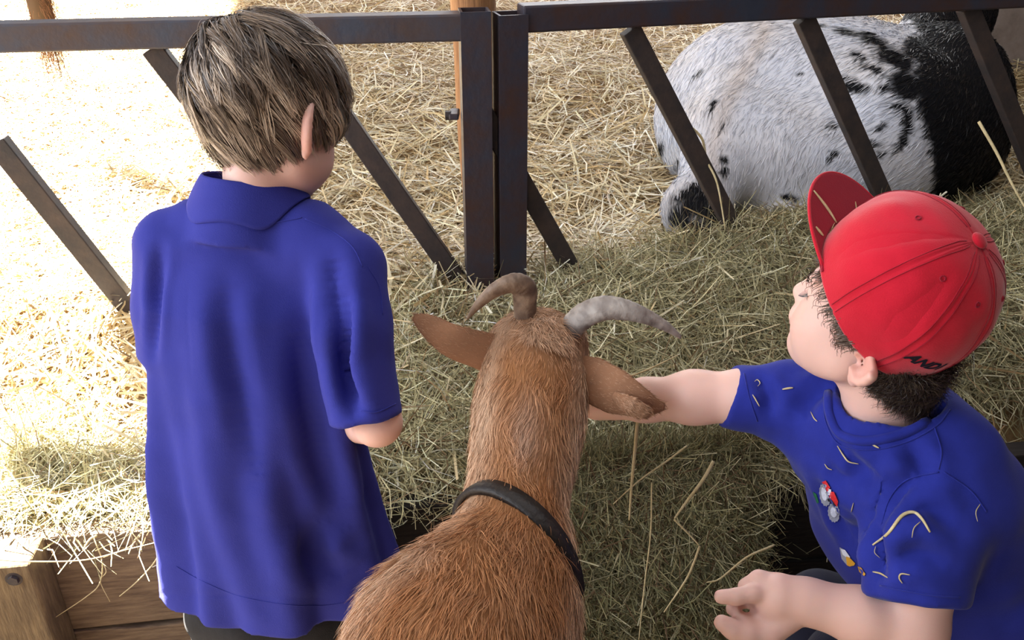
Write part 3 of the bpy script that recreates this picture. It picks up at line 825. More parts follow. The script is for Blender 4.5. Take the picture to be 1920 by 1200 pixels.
# polo shirt
cen = [P(478, 412, 1.205), P(480, 446, 1.21), P(478, 560, 1.235), P(478, 700, 1.265), P(500, 900, 1.325), P(522, 1020, 1.370), P(531, 1094, 1.405)]
hw = [.062, .120, .150, .148, .161, .171, .177]; ht = [.05, .070, .100, .105, .112, .118, .124]
def foldA(th, w):
    b = np.where(np.sin(th) < 0, 1.0, 1.0)
    a = np.clip((w - .12) / .5, 0, 1)
    f = .0060 * np.sin(5.2 * th + 1.2 + 2.2 * w) + .0045 * np.sin(9.3 * th - 2.5 * w + .5) + .0028 * np.sin(15 * th + 5 * w)
    return f * a * (.6 + .9 * w)
f, lo, hi, TA = loft_sdf(cen, hw, ht, (1, 0, 0), foldA)
Fs = Field(.0040)
Fs.custom(f, lo, hi, k=.01)
Fs.chain([P(475, 425, 1.205), P(395, 438, 1.21), P(322, 458, 1.215)], [.040, .042, .046], k=.04)
Fs.chain([P(475, 430, 1.205), P(580, 456, 1.19), P(650, 502, 1.175)], [.042, .046, .050], k=.04)
# sleeves
Fs.clipped([P(322, 462, 1.22), P(318, 570, 1.235), P(326, 720, 1.26)], [.049, .046, .045], P(322, 686, 1.25), C2W([-.35, -1, -.1]), k=.014)
Fs.clipped([P(650, 505, 1.17), P(662, 620, 1.155), P(694, 830, 1.155)], [.051, .050, .047], P(692, 786, 1.155), C2W([.16, -.93, -.05]), k=.012)
# deep creases
def crease(Fx, pts, r, k=.03, cd=1.35):
    Fx.creases.append(([p[:2] for p in pts], .4 * k + r * .5, r * cd))
crease(Fs, [(425, 530, 1.120), (430, 640, 1.135), (455, 760, 1.155), (480, 900, 1.19)], .010)
crease(Fs, [(560, 620, 1.125), (575, 740, 1.148), (600, 860, 1.185), (640, 960, 1.22)], .012)
crease(Fs, [(625, 480, 1.105), (628, 600, 1.115), (640, 700, 1.15), (672, 790, 1.19)], .014, .02)
crease(Fs, [(648, 560, 1.12), (650, 680, 1.15), (662, 760, 1.18)], .012, .012)
crease(Fs, [(600, 980, 1.235), (590, 1040, 1.25), (640, 1090, 1.28)], .014)
crease(Fs, [(300, 470, 1.16), (293, 560, 1.17), (288, 660, 1.20)], .008, .015)
0 and Fs.custom(lambda X: np.where(True, (np.linalg.norm((X - P(475, 330, 1.18)) @ np.eye(3), axis=-1) - .05), 0), P(475, 330, 1.18) - .06, P(475, 330, 1.18) + .06, .01, True)
e1 = nrm(C2W(np.array([.985, -.12, .0]))); e2 = nrm(C2W(np.array([.03, -.25, 1.0]))); e2 = nrm(e2 - e1 * e2.dot(e1)); e3 = nrm(np.cross(e2, e1)); e3 = e3 * np.sign(e3[2])
cc = P(468, 366, 1.182)
def stand(X, inner=0.0, top=.008, bot=-.06):
    d = X - cc; h = d @ e3; r1 = .0665 - .22 * h - inner; r2 = .0600 - .22 * h - inner
    rn = np.sqrt((d @ e1 / r1) ** 2 + (d @ e2 / r2) ** 2)
    return np.maximum((rn - 1) * r1, np.maximum(h - top, bot - h))
Fs.custom(stand, cc - .1, cc + .1, k=.012)
Fs.custom(lambda X: stand(X, .006, .06, -.012), cc - .1, cc + .1, k=.003, sub=True)
def dispA(X):
    u, v = proj(X)
    band = np.exp(-((v - (1118 + .02 * (u - 500))) / 3.0) ** 2) * .0012
    return .0022 * vnoise(X * [1, 1, .6], 26, 21) + .0012 * vnoise(X, 60, 22) + band
Fs.disp = dispA
shirtA = link('polo_shirt', Fs.build('polo'), M['polo'], pA)
Vs0, Qs0 = Fs.V.copy(), Fs.Q.copy()
bvA = BVHTree.FromPolygons([Vector(v) for v in Fs.V], [tuple(int(i) for i in q) for q in Fs.Q])
# collar: stand and fold-over
def ringpts(c, e1, r1, e2, r2, n=48, wob=0):
    a = np.linspace(0, 2 * math.pi, n, endpoint=False)
    return c + np.cos(a)[:, None] * e1 * r1 + np.sin(a)[:, None] * e2 * r2 + (np.sin(3 * a + 1)[:, None] * wob) * nrm(np.cross(e1, e2))
def ring_loft(name, rings, m, parent, closed=True):
    n = len(rings[0]); V = np.vstack(rings); K = len(rings)
    Fc = [(i*n+k, i*n+(k+1) % n, ((i+1) % K)*n+(k+1) % n, ((i+1) % K)*n+k) for i in range(K if closed else K-1) for k in range(n)]
    return link(name, raw_mesh(name, V, Fc), m, parent)
NT, NR = 96, 12
tht = np.linspace(0, 2 * math.pi, NT, endpoint=False)
def ringdir(t): return np.cos(t) * e1 * .079 + np.sin(t) * e2 * .068
def drape(t, q):
    o_ = cc + ringdir(t) * q + e3 * .12
    h = bvA.ray_cast(Vector(o_), Vector(-e3)); return (np.array(h[0]) - cc) @ e3 if h[0] is not None else -.04
hd = np.array([max(drape(t, 1.0), -.06) for t in tht])
for _ in range(8): hd = .5 * hd + .25 * (np.roll(hd, 1) + np.roll(hd, -1))
Vc = []
for a_, t in enumerate(tht):
    for b_ in range(NR):
        k_ = b_ / (NR - 1); q = .775 + .225 * k_ ** 1.2
        h = .026 + (hd[a_] + .003 - .026) * k_
        if k_ < .15: h -= .004 * (1 - k_ / .15) ** 2
        Vc.append(cc + ringdir(t) * (q + .03 * math.sin(math.pi * k_)) + e3 * h)
Vc = np.array(Vc)
colo = link('shirt_collar', raw_mesh('shirt_collar', Vc, gridq(NT, NR)), M['polo'], shirtA)
sm = colo.modifiers.new('thickness', 'SOLIDIFY'); sm.thickness = .0035; sm.offset = 0
# stitched seams, as fine raised cords lying on the cloth
def seam_on(bv, name, pix, m, parent, r=.0009, out=.0004, n=10, flat=1.0, rad=None):
    pp = catmull([(a, b, 0) for a, b in pix], n); V = []
    for u, v, _ in pp:
        d = Vector(nrm(ray(u, v))); h = bv.ray_cast(Vector((0, 0, CAMZ)), d)
        if h[0] is not None: V.append(np.array(h[0]) - np.array(d) * out)
    if len(V) < 3: return None
    V = np.array(V); rr = np.full(len(V), r) if rad is None else rad(np.linspace(0, 1, len(V))) * r
    return link(name, tube_mesh(name, V, rr, 6, side=(1, .2, .3), flat=flat), m, parent)
seam_on(bvA, 'seam', [(372, 398), (420, 416), (480, 421), (540, 413), (566, 408)], M['polo'], shirtA)
seam_on(bvA, 'seam', [(572, 410), (620, 432), (660, 462), (680, 500)], M['polo'], shirtA)
seam_on(bvA, 'seam', [(690, 500), (712, 540), (718, 590)], M['polo'], shirtA)
seam_on(bvA, 'hem_stitching', [(330, 1062), (380, 1090), (450, 1118), (540, 1134), (620, 1134), (700, 1116)], M['polo'], shirtA, r=.0006)
seam_on(bvA, 'sleeve_hem', [(676, 770), (705, 773), (742, 757)], M['polo'], shirtA)
# trousers and shoes
Ft = Field(.006)
hipc = P(524, 1120, 1.43); gz = .06
Ft.ell(hipc, (.150, .105, .09), k=.02)
for s in (-1, 1):
    Ft.chain([hipc + [s * .07, 0, -.04], [hipc[0] + s * .075, hipc[1] - .02, .27], [hipc[0] + s * .08, hipc[1] - .01, gz]], [.082, .066, .058], k=.02)
Ft.disp = lambda X: .005 * vnoise(X * [1, 1, 1.6], 30, 31)
tr = link('trousers', Ft.build('trousers'), M['trouser'], pA)
for s in (-1, 1):
    Fo = Field(.005); c = np.array([hipc[0] + s * .08, hipc[1] - .01, .032])
    Fo.ell(c + [0, -.02, .008], (.036, .045, .036), k=.02); Fo.ell(c + [0, .06, -.004], (.038, .065, .026), k=.03)
    Fo.cut((c[0], c[1], .002), (0, 0, -1), rad=.16); link('shoe', Fo.build('shoe'), M['shoe'], pA)

# ------------------------------------------------------------------ child in the red cap
fB = np.array([-.765, .482, -.426]); uB = np.array([.187, .800, .570]); RB = head_frame(fB, uB)
oB = P(1668, 590, 1.0)
hipB = np.array([P(1850, 1290, 1.22)[0], P(1850, 1290, 1.22)[1], .47])
pB = thing('person', (hipB[0], hipB[1], 0), 'child in red baseball cap and blue t-shirt reaching one arm behind the goat', 'person')
Fd = Field(.0028)
uC = nrm(C2W(np.array([.43, .435, .79]))); fC = C2W(np.array([-.636, .768, -.076])); fC = nrm(fC - uC * fC.dot(uC)); lC = np.cross(uC, fC); fC = nrm(fC - .40 * lC); lC = np.cross(uC, fC)
RC = np.array([fC, lC, uC]); oC = P(1702, 531, .975)
CA, CB_, CH_ = .1005, .0965, .092
RIM = -.036
neckB = P(1655, 800, 1.07)
add_head(Fd, oB, RB, neckB, .040)
add_ear(Fd, oB, RB, 1, 1.14, .05); add_ear(Fd, oB, RB, -1, 1.0, .05)
shF, shN = P(1545, 775, 1.14), P(1770, 950, 1.05)
Fd.chain([neckB, P(1680, 880, 1.14)], [.046, .05], k=.03)
Fd.chain([P(1660, 850, 1.13), shF, P(1400, 745, 1.165), P(1300, 745, 1.185), P(1210, 750, 1.225), P(1120, 762, 1.29)], [.040, .037, .0345, .0335, .0275, .0205], k=.02)
simple_hand(Fd, P(1120, 762, 1.29), P(1020, 775, 1.37) - P(1120, 762, 1.29), (0, 0, 1), .125, 1)
elN = P(1712, 1178, 1.02); wrN = P(1515, 1128, 1.045)
Fd.chain([P(1690, 900, 1.13), shN, P(1735, 1060, 1.01), elN], [.040, .040, .038, .036], k=.02)
Fd.chain([elN, P(1620, 1158, 1.03), wrN], [.036, .0335, .0265], k=.015)
# near hand, palm up, fingers curled
H = lambda u, v, dd=0: P(u, v, 1.05 + dd)
Fd.cone(wrN, H(1462, 1118), .025, .027, k=.012)
Fd.ell(H(1450, 1135, .004), (.030, .030, .020), np.array([C2W([-1, -.1, 0]), C2W([-.1, 1, 0]), C2W([0, 0, 1])]), k=.014)
finger(Fd, [H(1458, 1100, .01), H(1424, 1089, .008), H(1402, 1102, .012), H(1404, 1122, .022)], .0135, .0095, .006)     # little finger, folded
finger(Fd, [H(1452, 1110, -.004), H(1412, 1112, -.008), H(1380, 1119, -.010), H(1352, 1119, -.010)], .0120, .0086, .004)  # pointing finger
finger(Fd, [H(1440, 1120, .018), H(1400, 1124, .020), H(1378, 1134, .012), H(1372, 1142, .006)], .0105, .0075, .003)
finger(Fd, [H(1450, 1160, .008), H(1425, 1166, .002), H(1398, 1160, -.002), H(1380, 1144, .002)], .0115, .0085, .003)     # curled finger closing the ring
finger(Fd, [H(1478, 1160, -.004), H(1440, 1190, -.008), H(1400, 1188, -.012), H(1374, 1180, -.012), H(1354, 1168, -.012)], .0165, .0098, .006)  # thumb
Fd.ell(H(1404, 1145, -.008), (.011, .007, .022), np.array([C2W([1, -.25, 0]), C2W([.25, 1, 0]), C2W([0, 0, 1])]), k=.004, sub=True)
def incap(X):
    q = (X - oC) @ RC.T
    e = (np.sqrt((q[..., 0] / (CA * .955)) ** 2 + (q[..., 1] / (CB_ * .955)) ** 2 + (np.maximum(q[..., 2], 0) / (CH_ * .955)) ** 2) - 1) * .09
    return np.maximum(-e, (RIM + .004) - q[..., 2])
Fd.custom(incap, oC - .14, oC + .14, k=.003, sub=True)
def hairB_mask(q):
    m = (q[:, 2] > .035) | ((q[:, 0] < -.02) & (q[:, 2] > -.055) & (q[:, 2] < .05)) | ((q[:, 0] < .015) & (q[:, 2] > .0) & (np.abs(q[:, 1]) < .08)) | ((q[:, 2] > .028) & (q[:, 0] < .04))
    m = m & ~((np.abs(q[:, 1]) > .068) & (q[:, 0] > -.03) & (q[:, 2] < .018)) & (np.abs(q[:, 1]) < .083)
    return m.astype(float)
bodyB = link('body', Fd.build('body', skin_col(oB, RB, hairB_mask)), M['skin'], pB)
V_, Q_ = Fd.V, Fd.Q
# nail and eyelashes
def lashes(o, R, s, parent):
    n = 26; a = np.linspace(-1, 1, n)
    root = np.stack([.086 - .004 * a ** 2, s * .030 + a * .0095, -.0055 - .003 * (1 - a ** 2)], -1)
    tip = root + np.stack([.009 + 0 * a, a * .004, -.005 + .002 * a ** 2], -1)
    ts = np.linspace(0, 1, 4)[None, :, None]
    pts = root[:, None] * (1 - ts) + tip[:, None] * ts; pts[..., 2] -= (.0015 * np.sin(ts[..., 0] * 3.14))
    W = .0009 * (1 - .6 * ts[..., 0]) * np.ones((n, 1)); C = np.full(pts.shape, .02)
    oo = link('eyelashes', ribbons('lashes', pts @ R + o, W, np.broadcast_to(R[1], pts.shape), C), M['black'], parent); oo['kind'] = 'stuff'
    n = 160; y = rng.uniform(-.013, .013, n)
    r0 = np.stack([.0925 - 28 * y ** 2, s * .031 + y, .0165 + rng.normal(size=n) * .0012 - 14 * y ** 2], -1)
    d = np.stack([0 * y, s * .006 + 0 * y, .002 + 0 * y], -1) + rng.normal(size=(n, 3)) * .0008
    pts = r0[:, None] + d[:, None] * ts
    oo = link('eyebrow', ribbons('brow', pts @ R + o, .0006 * np.ones((n, 4)), np.broadcast_to(R[2], pts.shape), np.full(pts.shape, .06) * [1.2, .9, .7]), M['hair'], parent); oo['kind'] = 'stuff'
for s in (1, -1): lashes(oB, RB, s, bodyB)
qmask = lambda p: hairB_mask((p - oB) @ RB.T)
brown = lambda p: np.broadcast_to(np.array([.035, .022, .016]), p.shape)
def flowB(p):
    q = (p - oB) @ RB.T
    d = np.stack([-.5 - 0 * q[:, 0], .1 * np.sign(q[:, 1]), -1 + 0 * q[:, 0]], -1); return d @ RB
low = lambda p: qmask(p) * (((p - oC) @ RC.T)[:, 2] < RIM + .002) * (((p - oB) @ RB.T)[:, 2] < .055)
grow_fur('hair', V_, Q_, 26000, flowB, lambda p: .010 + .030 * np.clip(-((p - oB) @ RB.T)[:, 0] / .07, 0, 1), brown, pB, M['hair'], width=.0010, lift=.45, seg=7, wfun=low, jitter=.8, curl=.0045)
# curls escaping in front of the ear and at the temple
def curl_strands(n, root, d0, ln, amp, col, sp=.004):
    r = root + rng.normal(size=(n, 3)) * sp; S = 14; ts = np.linspace(0, 1, S)
    d = nrm(d0 + rng.normal(size=(n, 3)) * .12); L = ln * rng.uniform(.6, 1.1, n)
    a = nrm(np.cross(d, [0, 0, 1.])); b = np.cross(d, a); ph = rng.random(n) * .8
    an = ph[:, None] + ts[None] * 6
    pts = r[:, None] + d[:, None] * (L[:, None] * ts[None])[..., None] + amp * ts[None, :, None] * (np.cos(an)[..., None] * a[:, None] + np.sin(an)[..., None] * b[:, None])
    return pts
PL = []
HB = lambda x, y, z: oB + np.array([x, y, z]) @ RB
for (x, y, z), n, ln, amp in (((.024, .070, .018), 150, .030, .006), ((.014, .074, .006), 170, .030, .006), ((.040, .066, .025), 60, .03, .006), ((.058, .055, .032), 30, .032, .006), ((.078, .040, .036), 36, .028, .005), ((.088, .01, .040), 40, .02, .004), ((.006, .074, -.002), 90, .018, .004)):
    PL.append(curl_strands(n, HB(x, y, z), np.array([.25, .25, -1]) @ RB, ln, amp, None))
PL = np.vstack(PL); T = nrm(np.gradient(PL, axis=1)); sd = nrm(np.cross(T, C2W(np.array([0, 0, 1.]))[None, None]))
oo = link('temple_curls', ribbons('curls', PL, np.full(PL.shape[:2], .0009) * (1 - .6 * np.linspace(0, 1, 14) ** 2), sd, np.broadcast_to(np.array([.09, .058, .042]) * rng.uniform(.6, 1.5, (len(PL), 1, 1)), PL.shape)), M['hair'], pB); oo['kind'] = 'stuff'

# red cap
cap = thing('baseball_cap', oC - uC * .04, 'red baseball cap worn on the dark-haired child, brim tipped up', 'cap')
SEAMS = [math.radians(a_) for a_ in (0, 90, 136, 180, 224, 276, 360)]
def cap_pt(az, h01, off=0.0, wr=True):
    """az angle, h01 0 at rim .. 1 at crown"""
    ph = (h01) * 1.0
    z = np.where(ph < .28, RIM + ph / .28 * (-RIM), 0)
    al = np.clip((ph - .28) / .72, 0, 1) * math.pi / 2
    r = np.where(ph < .28, 1 - .045 * (1 - ph / .28) ** 1.5, np.cos(al) ** .92)
    z = np.where(ph < .28, z, CH_ * np.sin(al))
    A, B = CA, CB_
    gr = 0
    if wr:
        am = np.mod(az, 2 * math.pi); k6 = .5 - np.min([np.abs(am - s_) for s_ in SEAMS], axis=0); seam = np.exp(-((.5 - k6) / .020) ** 2)
        gr = -.0008 * seam * np.clip(r * 2, 0, 1) + .0007 * np.exp(-((.5 - k6 - .045) / .012) ** 2)
        q = np.stack([np.cos(az) * r, np.sin(az) * r, z * 10], -1)
        gr = gr + .0022 * vnoise(q, 4.2, 41) * np.clip(1.1 - r * .4, 0, 1) + .0010 * vnoise(q, 9, 42)
        # creases running back from the front panel
        gr = gr - .0035 * np.exp(-((az - 1.02 - .25 * ph) / .09) ** 2) * np.clip(1 - np.abs(ph - .55) * 2.4, 0, 1)
        gr = gr - .004 * np.exp(-((az - 2.25 + .3 * ph) / .13) ** 2) * np.clip(1 - np.abs(ph - .45) * 3, 0, 1)
    rr = r * (1 + 0)
    x = np.cos(az) * (A * rr + (gr + off) * np.clip(r * 1.5, 0, 1)); y = np.sin(az) * (B * rr + (gr + off) * np.clip(r * 1.5, 0, 1)); z = z + (gr + off) * np.sin(al)
    # back of the rim dips
    z = z - .010 * (1 - ph) * (np.clip(-np.cos(az), 0, 1)) + .004 * (1 - ph) * np.clip(np.cos(az), 0, 1)
    return np.stack([x, y, z], -1) @ RC + oC
na, nh = 240, 60
az = np.linspace(0, 2 * math.pi, na, endpoint=False); hh = np.linspace(0, .998, nh)
AZ, HH = np.meshgrid(az, hh, indexing='ij')
outer = cap_pt(AZ, HH).reshape(-1, 3); inner = cap_pt(AZ, HH, -.0018, False).reshape(-1, 3)
qo = gridq(na, nh); qi = gridq(na, nh)[:, ::-1] + len(outer)
i = np.arange(na); i2 = (i + 1) % na
rimq = np.stack([i * nh, i * nh + len(outer), i2 * nh + len(outer), i2 * nh], 1)
dome = link('crown', raw_mesh('crown', np.vstack([outer, inner]), np.vstack([qo, qi, rimq])), M['red'], cap)
# stitching lines beside each seam
for k in range(6):
    a0 = SEAMS[k]
    for da in (-.055, .055):
        hs = np.linspace(.03, .93, 40); pth = cap_pt(a0 + da / np.maximum(np.cos(np.clip((hs - .28) / .72, 0, 1) * 1.57), .25) * (1 if True else 1) * np.ones(40) * .8, hs, .0004)
        link('stitching', tube_mesh('stitch', pth, np.full(40, .00035), 5, side=tuple(uC + .1)), M['red2'], dome)
    pe = cap_pt(np.array((a0 + SEAMS[k + 1]) / 2), np.array(.70), .0004)
    nn_ = nrm(pe - oC + uC * .0)
    t1 = nrm(np.cross(nn_, uC)); t2 = np.cross(nn_, t1)
    link('eyelet', tube_mesh('eyelet', pe + .0026 * np.stack([np.cos(a) * t1 + np.sin(a) * t2 for a in np.linspace(0, 2 * math.pi, 20)]), np.full(20, .0008), 6, side=tuple(nn_)), M['red2'], dome)
Fb = Field(.0012); Fb.ell(oC + uC * (CH_ + .0015), (.0095, .0095, .0045), RC, k=.002); link('button', Fb.build('button'), M['red'], cap)
# brim
nb_, nl = 60, 18
tb = np.linspace(-1.12, 1.12, nb_); lb = np.linspace(0, 1, nl); TB, LB = np.meshgrid(tb, lb, indexing='ij')
def brim_pt(t, l, off=0):
    base_ang = t * 1.0
    bx = CA * .98 * np.cos(base_ang); by = CB_ * .98 * np.sin(base_ang)
    e = np.clip(1 - (t / 1.12) ** 2, 0, 1) ** .55
    ex = .104 * np.cos(base_ang) * .25 + .074 + .002; 
    x = bx + l * e * .061 ; y = by * (1 - .06 * l * (1 - e * .4))
    z = RIM + .010 + .006 * l * e - .5 * y ** 2 + off
    return np.stack([x, y, z], -1) @ RC + oC
top = brim_pt(TB, LB, .0014).reshape(-1, 3); bot = brim_pt(TB, LB, -.0014).reshape(-1, 3)
q1 = gridq(nb_, nl, False); q2 = q1[:, ::-1] + len(top)
eg = []
for a in range(nb_ - 1): eg += [(a*nl+nl-1, (a+1)*nl+nl-1, (a+1)*nl+nl-1+len(top), a*nl+nl-1+len(top)), (a*nl, a*nl+len(top), (a+1)*nl+len(top), (a+1)*nl)]
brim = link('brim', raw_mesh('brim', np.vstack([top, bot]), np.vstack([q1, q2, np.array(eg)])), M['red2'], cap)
link('brim_edge', tube_mesh('edge', brim_pt(tb, np.ones(nb_)), np.full(nb_, .0020), 6, side=tuple(uC)), M['red'], brim)
# lettering on the back
def text_on_cap(txt, size, az0, h0, m, parent):
    cu = bpy.data.curves.new('lettering', 'FONT'); cu.body = txt; cu.size = size; cu.align_x = 'CENTER'; cu.shear = .35; cu.offset = .0006; cu.extrude = 0
    to = bpy.data.objects.new('lettering', cu); COL.objects.link(to)
    bpy.context.view_layer.update(); dg = bpy.context.evaluated_depsgraph_get()
    me = bpy.data.meshes.new_from_object(to.evaluated_get(dg)); COL.objects.unlink(to); bpy.data.objects.remove(to)
    bm = bmesh.new(); bm.from_mesh(me)
    bmesh.ops.triangulate(bm, faces=bm.faces); bmesh.ops.subdivide_edges(bm, edges=[e for e in bm.edges if e.calc_length() > .004], cuts=2); bmesh.ops.triangulate(bm, faces=bm.faces)
    for v in bm.verts:
        a = az0 + v.co.x * 1.45 / .1; h = h0 + v.co.y * 1.0 / .16
        v.co = Vector(cap_pt(np.array(a), np.array(h), .0009))
    me2 = bpy.data.meshes.new('lettering'); bm.to_mesh(me2); bm.free(); me2.transform(Matrix.Identity(4))
    return link('lettering', me2, m, parent)
_a, _h = np.meshgrid(np.linspace(math.pi - 1.6, math.pi + .8, 200), np.linspace(.03, .6, 100), indexing='ij')
_p = cap_pt(_a, _h); _u, _v = proj(_p)
_c = np.hypot(_u - 1728, _v - 686) + 1e3 * (((_p - oC) @ (np.array([0, 0, CAMZ]) - oC)) < .01)
_k = np.unravel_index(_c.argmin(), _c.shape); print('cap text', _a[_k] - math.pi, _h[_k], _u[_k], _v[_k])
text_on_cap('AND1', .0135, _a[_k], _h[_k], M['black'], dome)

# t-shirt
Fs = Field(.0042)
colc = P(1655, 782, 1.075)
Fs.chain([P(1650, 845, 1.10), P(1720, 980, 1.16), P(1860, 1230, 1.26)], [.088, .108, .125], k=.04)
Fs.chain([P(1600, 800, 1.12), P(1660, 950, 1.20)], [.066, .09], k=.05)
Fs.chain([P(1660, 800, 1.055), P(1745, 860, 1.035), P(1790, 945, 1.05), P(1880, 1130, 1.15)], [.048, .062, .072, .10], k=.05)
Fs.chain([P(1740, 800, 1.11), P(1800, 900, 1.13)], [.05, .06], k=.05)
Fs.clipped([P(1610, 805, 1.11), P(1535, 765, 1.13), P(1470, 748, 1.15), P(1340, 742, 1.18)], [.052, .049, .045, .040], P(1366, 742, 1.17), C2W([-.95, .25, 0]), k=.025)
Fs.clipped([P(1775, 915, 1.03), P(1728, 1010, 1.0), P(1712, 1180, 1.0)], [.064, .060, .056], P(1712, 1124, 1.0), C2W([-.12, -1, .15]), k=.018)
Fs.chain([P(1480, 790, 1.17), P(1530, 830, 1.16)], [.024, .04], k=.03)
# folds
def ridge(Fx, pts, r, k=.02): Fx.chain([P(*p) for p in pts], [r] * len(pts), k=k)
crease(Fs, [(1650, 985, 1.03), (1680, 930, 1.00), (1725, 895, .975)], .012, .02)
crease(Fs, [(1640, 1090, 1.06), (1642, 1020, 1.05), (1650, 975, 1.03)], .016, .014)
crease(Fs, [(1500, 780, 1.125), (1520, 745, 1.105), (1560, 720, 1.10)], .009, .02)
crease(Fs, [(1545, 870, 1.075), (1590, 900, 1.055), (1640, 880, 1.03)], .008, .03)
crease(Fs, [(1600, 1010, 1.085), (1620, 960, 1.065), (1660, 900, 1.02)], .012, .03)
crease(Fs, [(1560, 830, 1), (1600, 870, 1), (1640, 900, 1)], .008, .02)
crease(Fs, [(1700, 830, 1), (1720, 860, 1), (1735, 900, 1)], .007, .02)
crease(Fs, [(1660, 1060, 1), (1720, 1040, 1), (1780, 1060, 1)], .007, .02)
crease(Fs, [(1690, 960, 1), (1740, 950, 1), (1790, 990, 1)], .008, .02)
crease(Fs, [(1530, 900, 1), (1560, 960, 1), (1590, 1010, 1)], .008, .02)
crease(Fs, [(1420, 705, 1), (1440, 740, 1), (1445, 780, 1)], .007, .015)
# neck opening
nk = nrm(C2W(np.array([-.10, -.62, .35]))); 
e1 = nrm(C2W(np.array([.93, .10, .25]))); nkA = nrm(C2W(np.array([-.12, .80, .55]))); e1 = nrm(e1 - nkA * e1.dot(nkA)); e2 = nrm(np.cross(nkA, e1))
colc = P(1662, 772, 1.058)
Fs.cone(colc - nkA * .015, colc + nkA * .12, .052, .075, k=.006, sub=True)
Fs.disp = lambda X: .0040 * vnoise(X, 26, 51) + .0022 * vnoise(X, 55, 52) + .0030 * vnoise(X * [1.0, .4, 1.6], 40, 53)
tee = link('t_shirt', Fs.build('tee'), M['tee'], pB)
bvB = BVHTree.FromPolygons([Vector(v) for v in Fs.V], [tuple(int(i) for i in q) for q in Fs.Q])
rings = []
for r_, h_ in ((.0545, -.004), (.055, .006), (.0585, .0075), (.0655, -.001), (.068, -.008), (.064, -.011)):
    rings.append(ringpts(colc + nkA * (h_ + .008), e1, r_ * 1.10, e2, r_ * 1.06, 56, .0008))
ring_loft('neckband', rings, M['tee'], tee)
for px in ([(1395, 700), (1405, 745), (1420, 790)], [(1650, 1098), (1700, 1108), (1760, 1118), (1800, 1120)], [(1752, 800), (1765, 845), (1760, 880)], [(1760, 885), (1700, 900), (1668, 935), (1652, 985)], [(1770, 885), (1820, 920), (1850, 960)]):
    seam_on(bvB, 'seam', px, M['tee'], tee)

seam_on(bvB, 'neckband', [(1553, 738), (1556, 775), (1574, 812), (1610, 826), (1655, 823), (1705, 808), (1750, 782), (1776, 756)], M['tee'], tee, r=.0062, out=-.001, n=8)
seam_on(bvB, 'seam', [(1543, 745), (1548, 790), (1570, 830), (1610, 843), (1660, 840), (1712, 824), (1758, 797), (1782, 768)], M['tee'], tee)
# embroidered farm machines on the chest: flat stitched patches following the cloth
thr = {c: mat('thread_' + c, v, .6, bump=.4, bump_scale=900) for c, v in dict(red=(.55, .02, .03), white=(.62, .66, .80), grey=(.28, .30, .38), black=(.01, .01, .02), yellow=(.62, .33, .03), green=(.01, .12, .06)).items()}
def patch(pix, c, parent, off=.0012, name='thread_patch'):
    bm = bmesh.new(); vs = [bm.verts.new((u, v, 0)) for u, v in pix]; bm.faces.new(vs)
    bmesh.ops.triangulate(bm, faces=bm.faces); bmesh.ops.subdivide_edges(bm, edges=[e for e in bm.edges if e.calc_length() > 5], cuts=2); bmesh.ops.triangulate(bm, faces=bm.faces)
    ok = True
    for v in bm.verts:
        d = Vector(nrm(ray(v.co.x, v.co.y))); h = bvB.ray_cast(Vector((0, 0, CAMZ)), d)
        if h[0] is None: ok = False; break
        v.co = h[0] - d * off
    if not ok: bm.free(); return None
    g = bmesh.ops.extrude_face_region(bm, geom=list(bm.faces))
    for e in g['geom']:
        if isinstance(e, bmesh.types.BMVert): e.co = e.co + Vector(C2W(np.array([0, 0, 1.]))) * .0006
    bmesh.ops.recalc_face_normals(bm, faces=bm.faces)
    return bm_obj(name, bm, thr[c], parent)
def disc(u, v, ru, rv, an=0, n=22, saw=0):
    o_ = []
    for k in range(n):
        a = 2 * math.pi * k / n; s_ = 1 + (saw if k % 2 else 0)
        x, y = ru * s_ * math.cos(a), rv * s_ * math.sin(a); o_.append((u + x * math.cos(an) - y * math.sin(an), v + x * math.sin(an) + y * math.cos(an)))
    return o_
emb = patch(disc(1546, 928, 9, 20, -.15, 28, .12), 'grey', tee, name='embroidered_tractor')
if emb:
    patch(disc(1563, 961, 10, 17, -.1, 28, .12), 'grey', emb, .0012)
    patch(disc(1545, 926, 5, 13, -.15), 'white', emb, .0024); patch(disc(1563, 960, 6, 10, -.1), 'white', emb, .0024)
    patch([(1541, 904), (1548, 901), (1556, 914), (1551, 922)], 'red', emb, .0026)
    patch([(1557, 922), (1563, 922), (1571, 940), (1569, 950), (1560, 938), (1554, 932)], 'red', emb, .0026)
    patch([(1552, 916), (1558, 918), (1557, 934), (1551, 932)], 'white', emb, .0026)
    patch([(1552, 933), (1560, 938), (1568, 950), (1564, 948), (1556, 941), (1552, 940)], 'black', emb, .0030)
emb2 = patch([(1574, 1026), (1582, 1030), (1596, 1050), (1597, 1060), (1588, 1060), (1578, 1048)], 'grey', tee, name='embroidered_digger')
if emb2:
    patch([(1576, 1029), (1584, 1031), (1594, 1045), (1588, 1046), (1580, 1040)], 'white', emb2, .0024)
    patch([(1586, 1043), (1592, 1045), (1603, 1056), (1601, 1060), (1594, 1055), (1593, 1062), (1588, 1060)], 'yellow', emb2, .0026)
    patch([(1608, 1062), (1614, 1064), (1622, 1076), (1620, 1080), (1611, 1072)], 'yellow', emb2, .0024)
patch([(1524, 922), (1530, 926), (1535, 942), (1532, 944), (1527, 936)], 'green', tee, name='embroidered_patch')

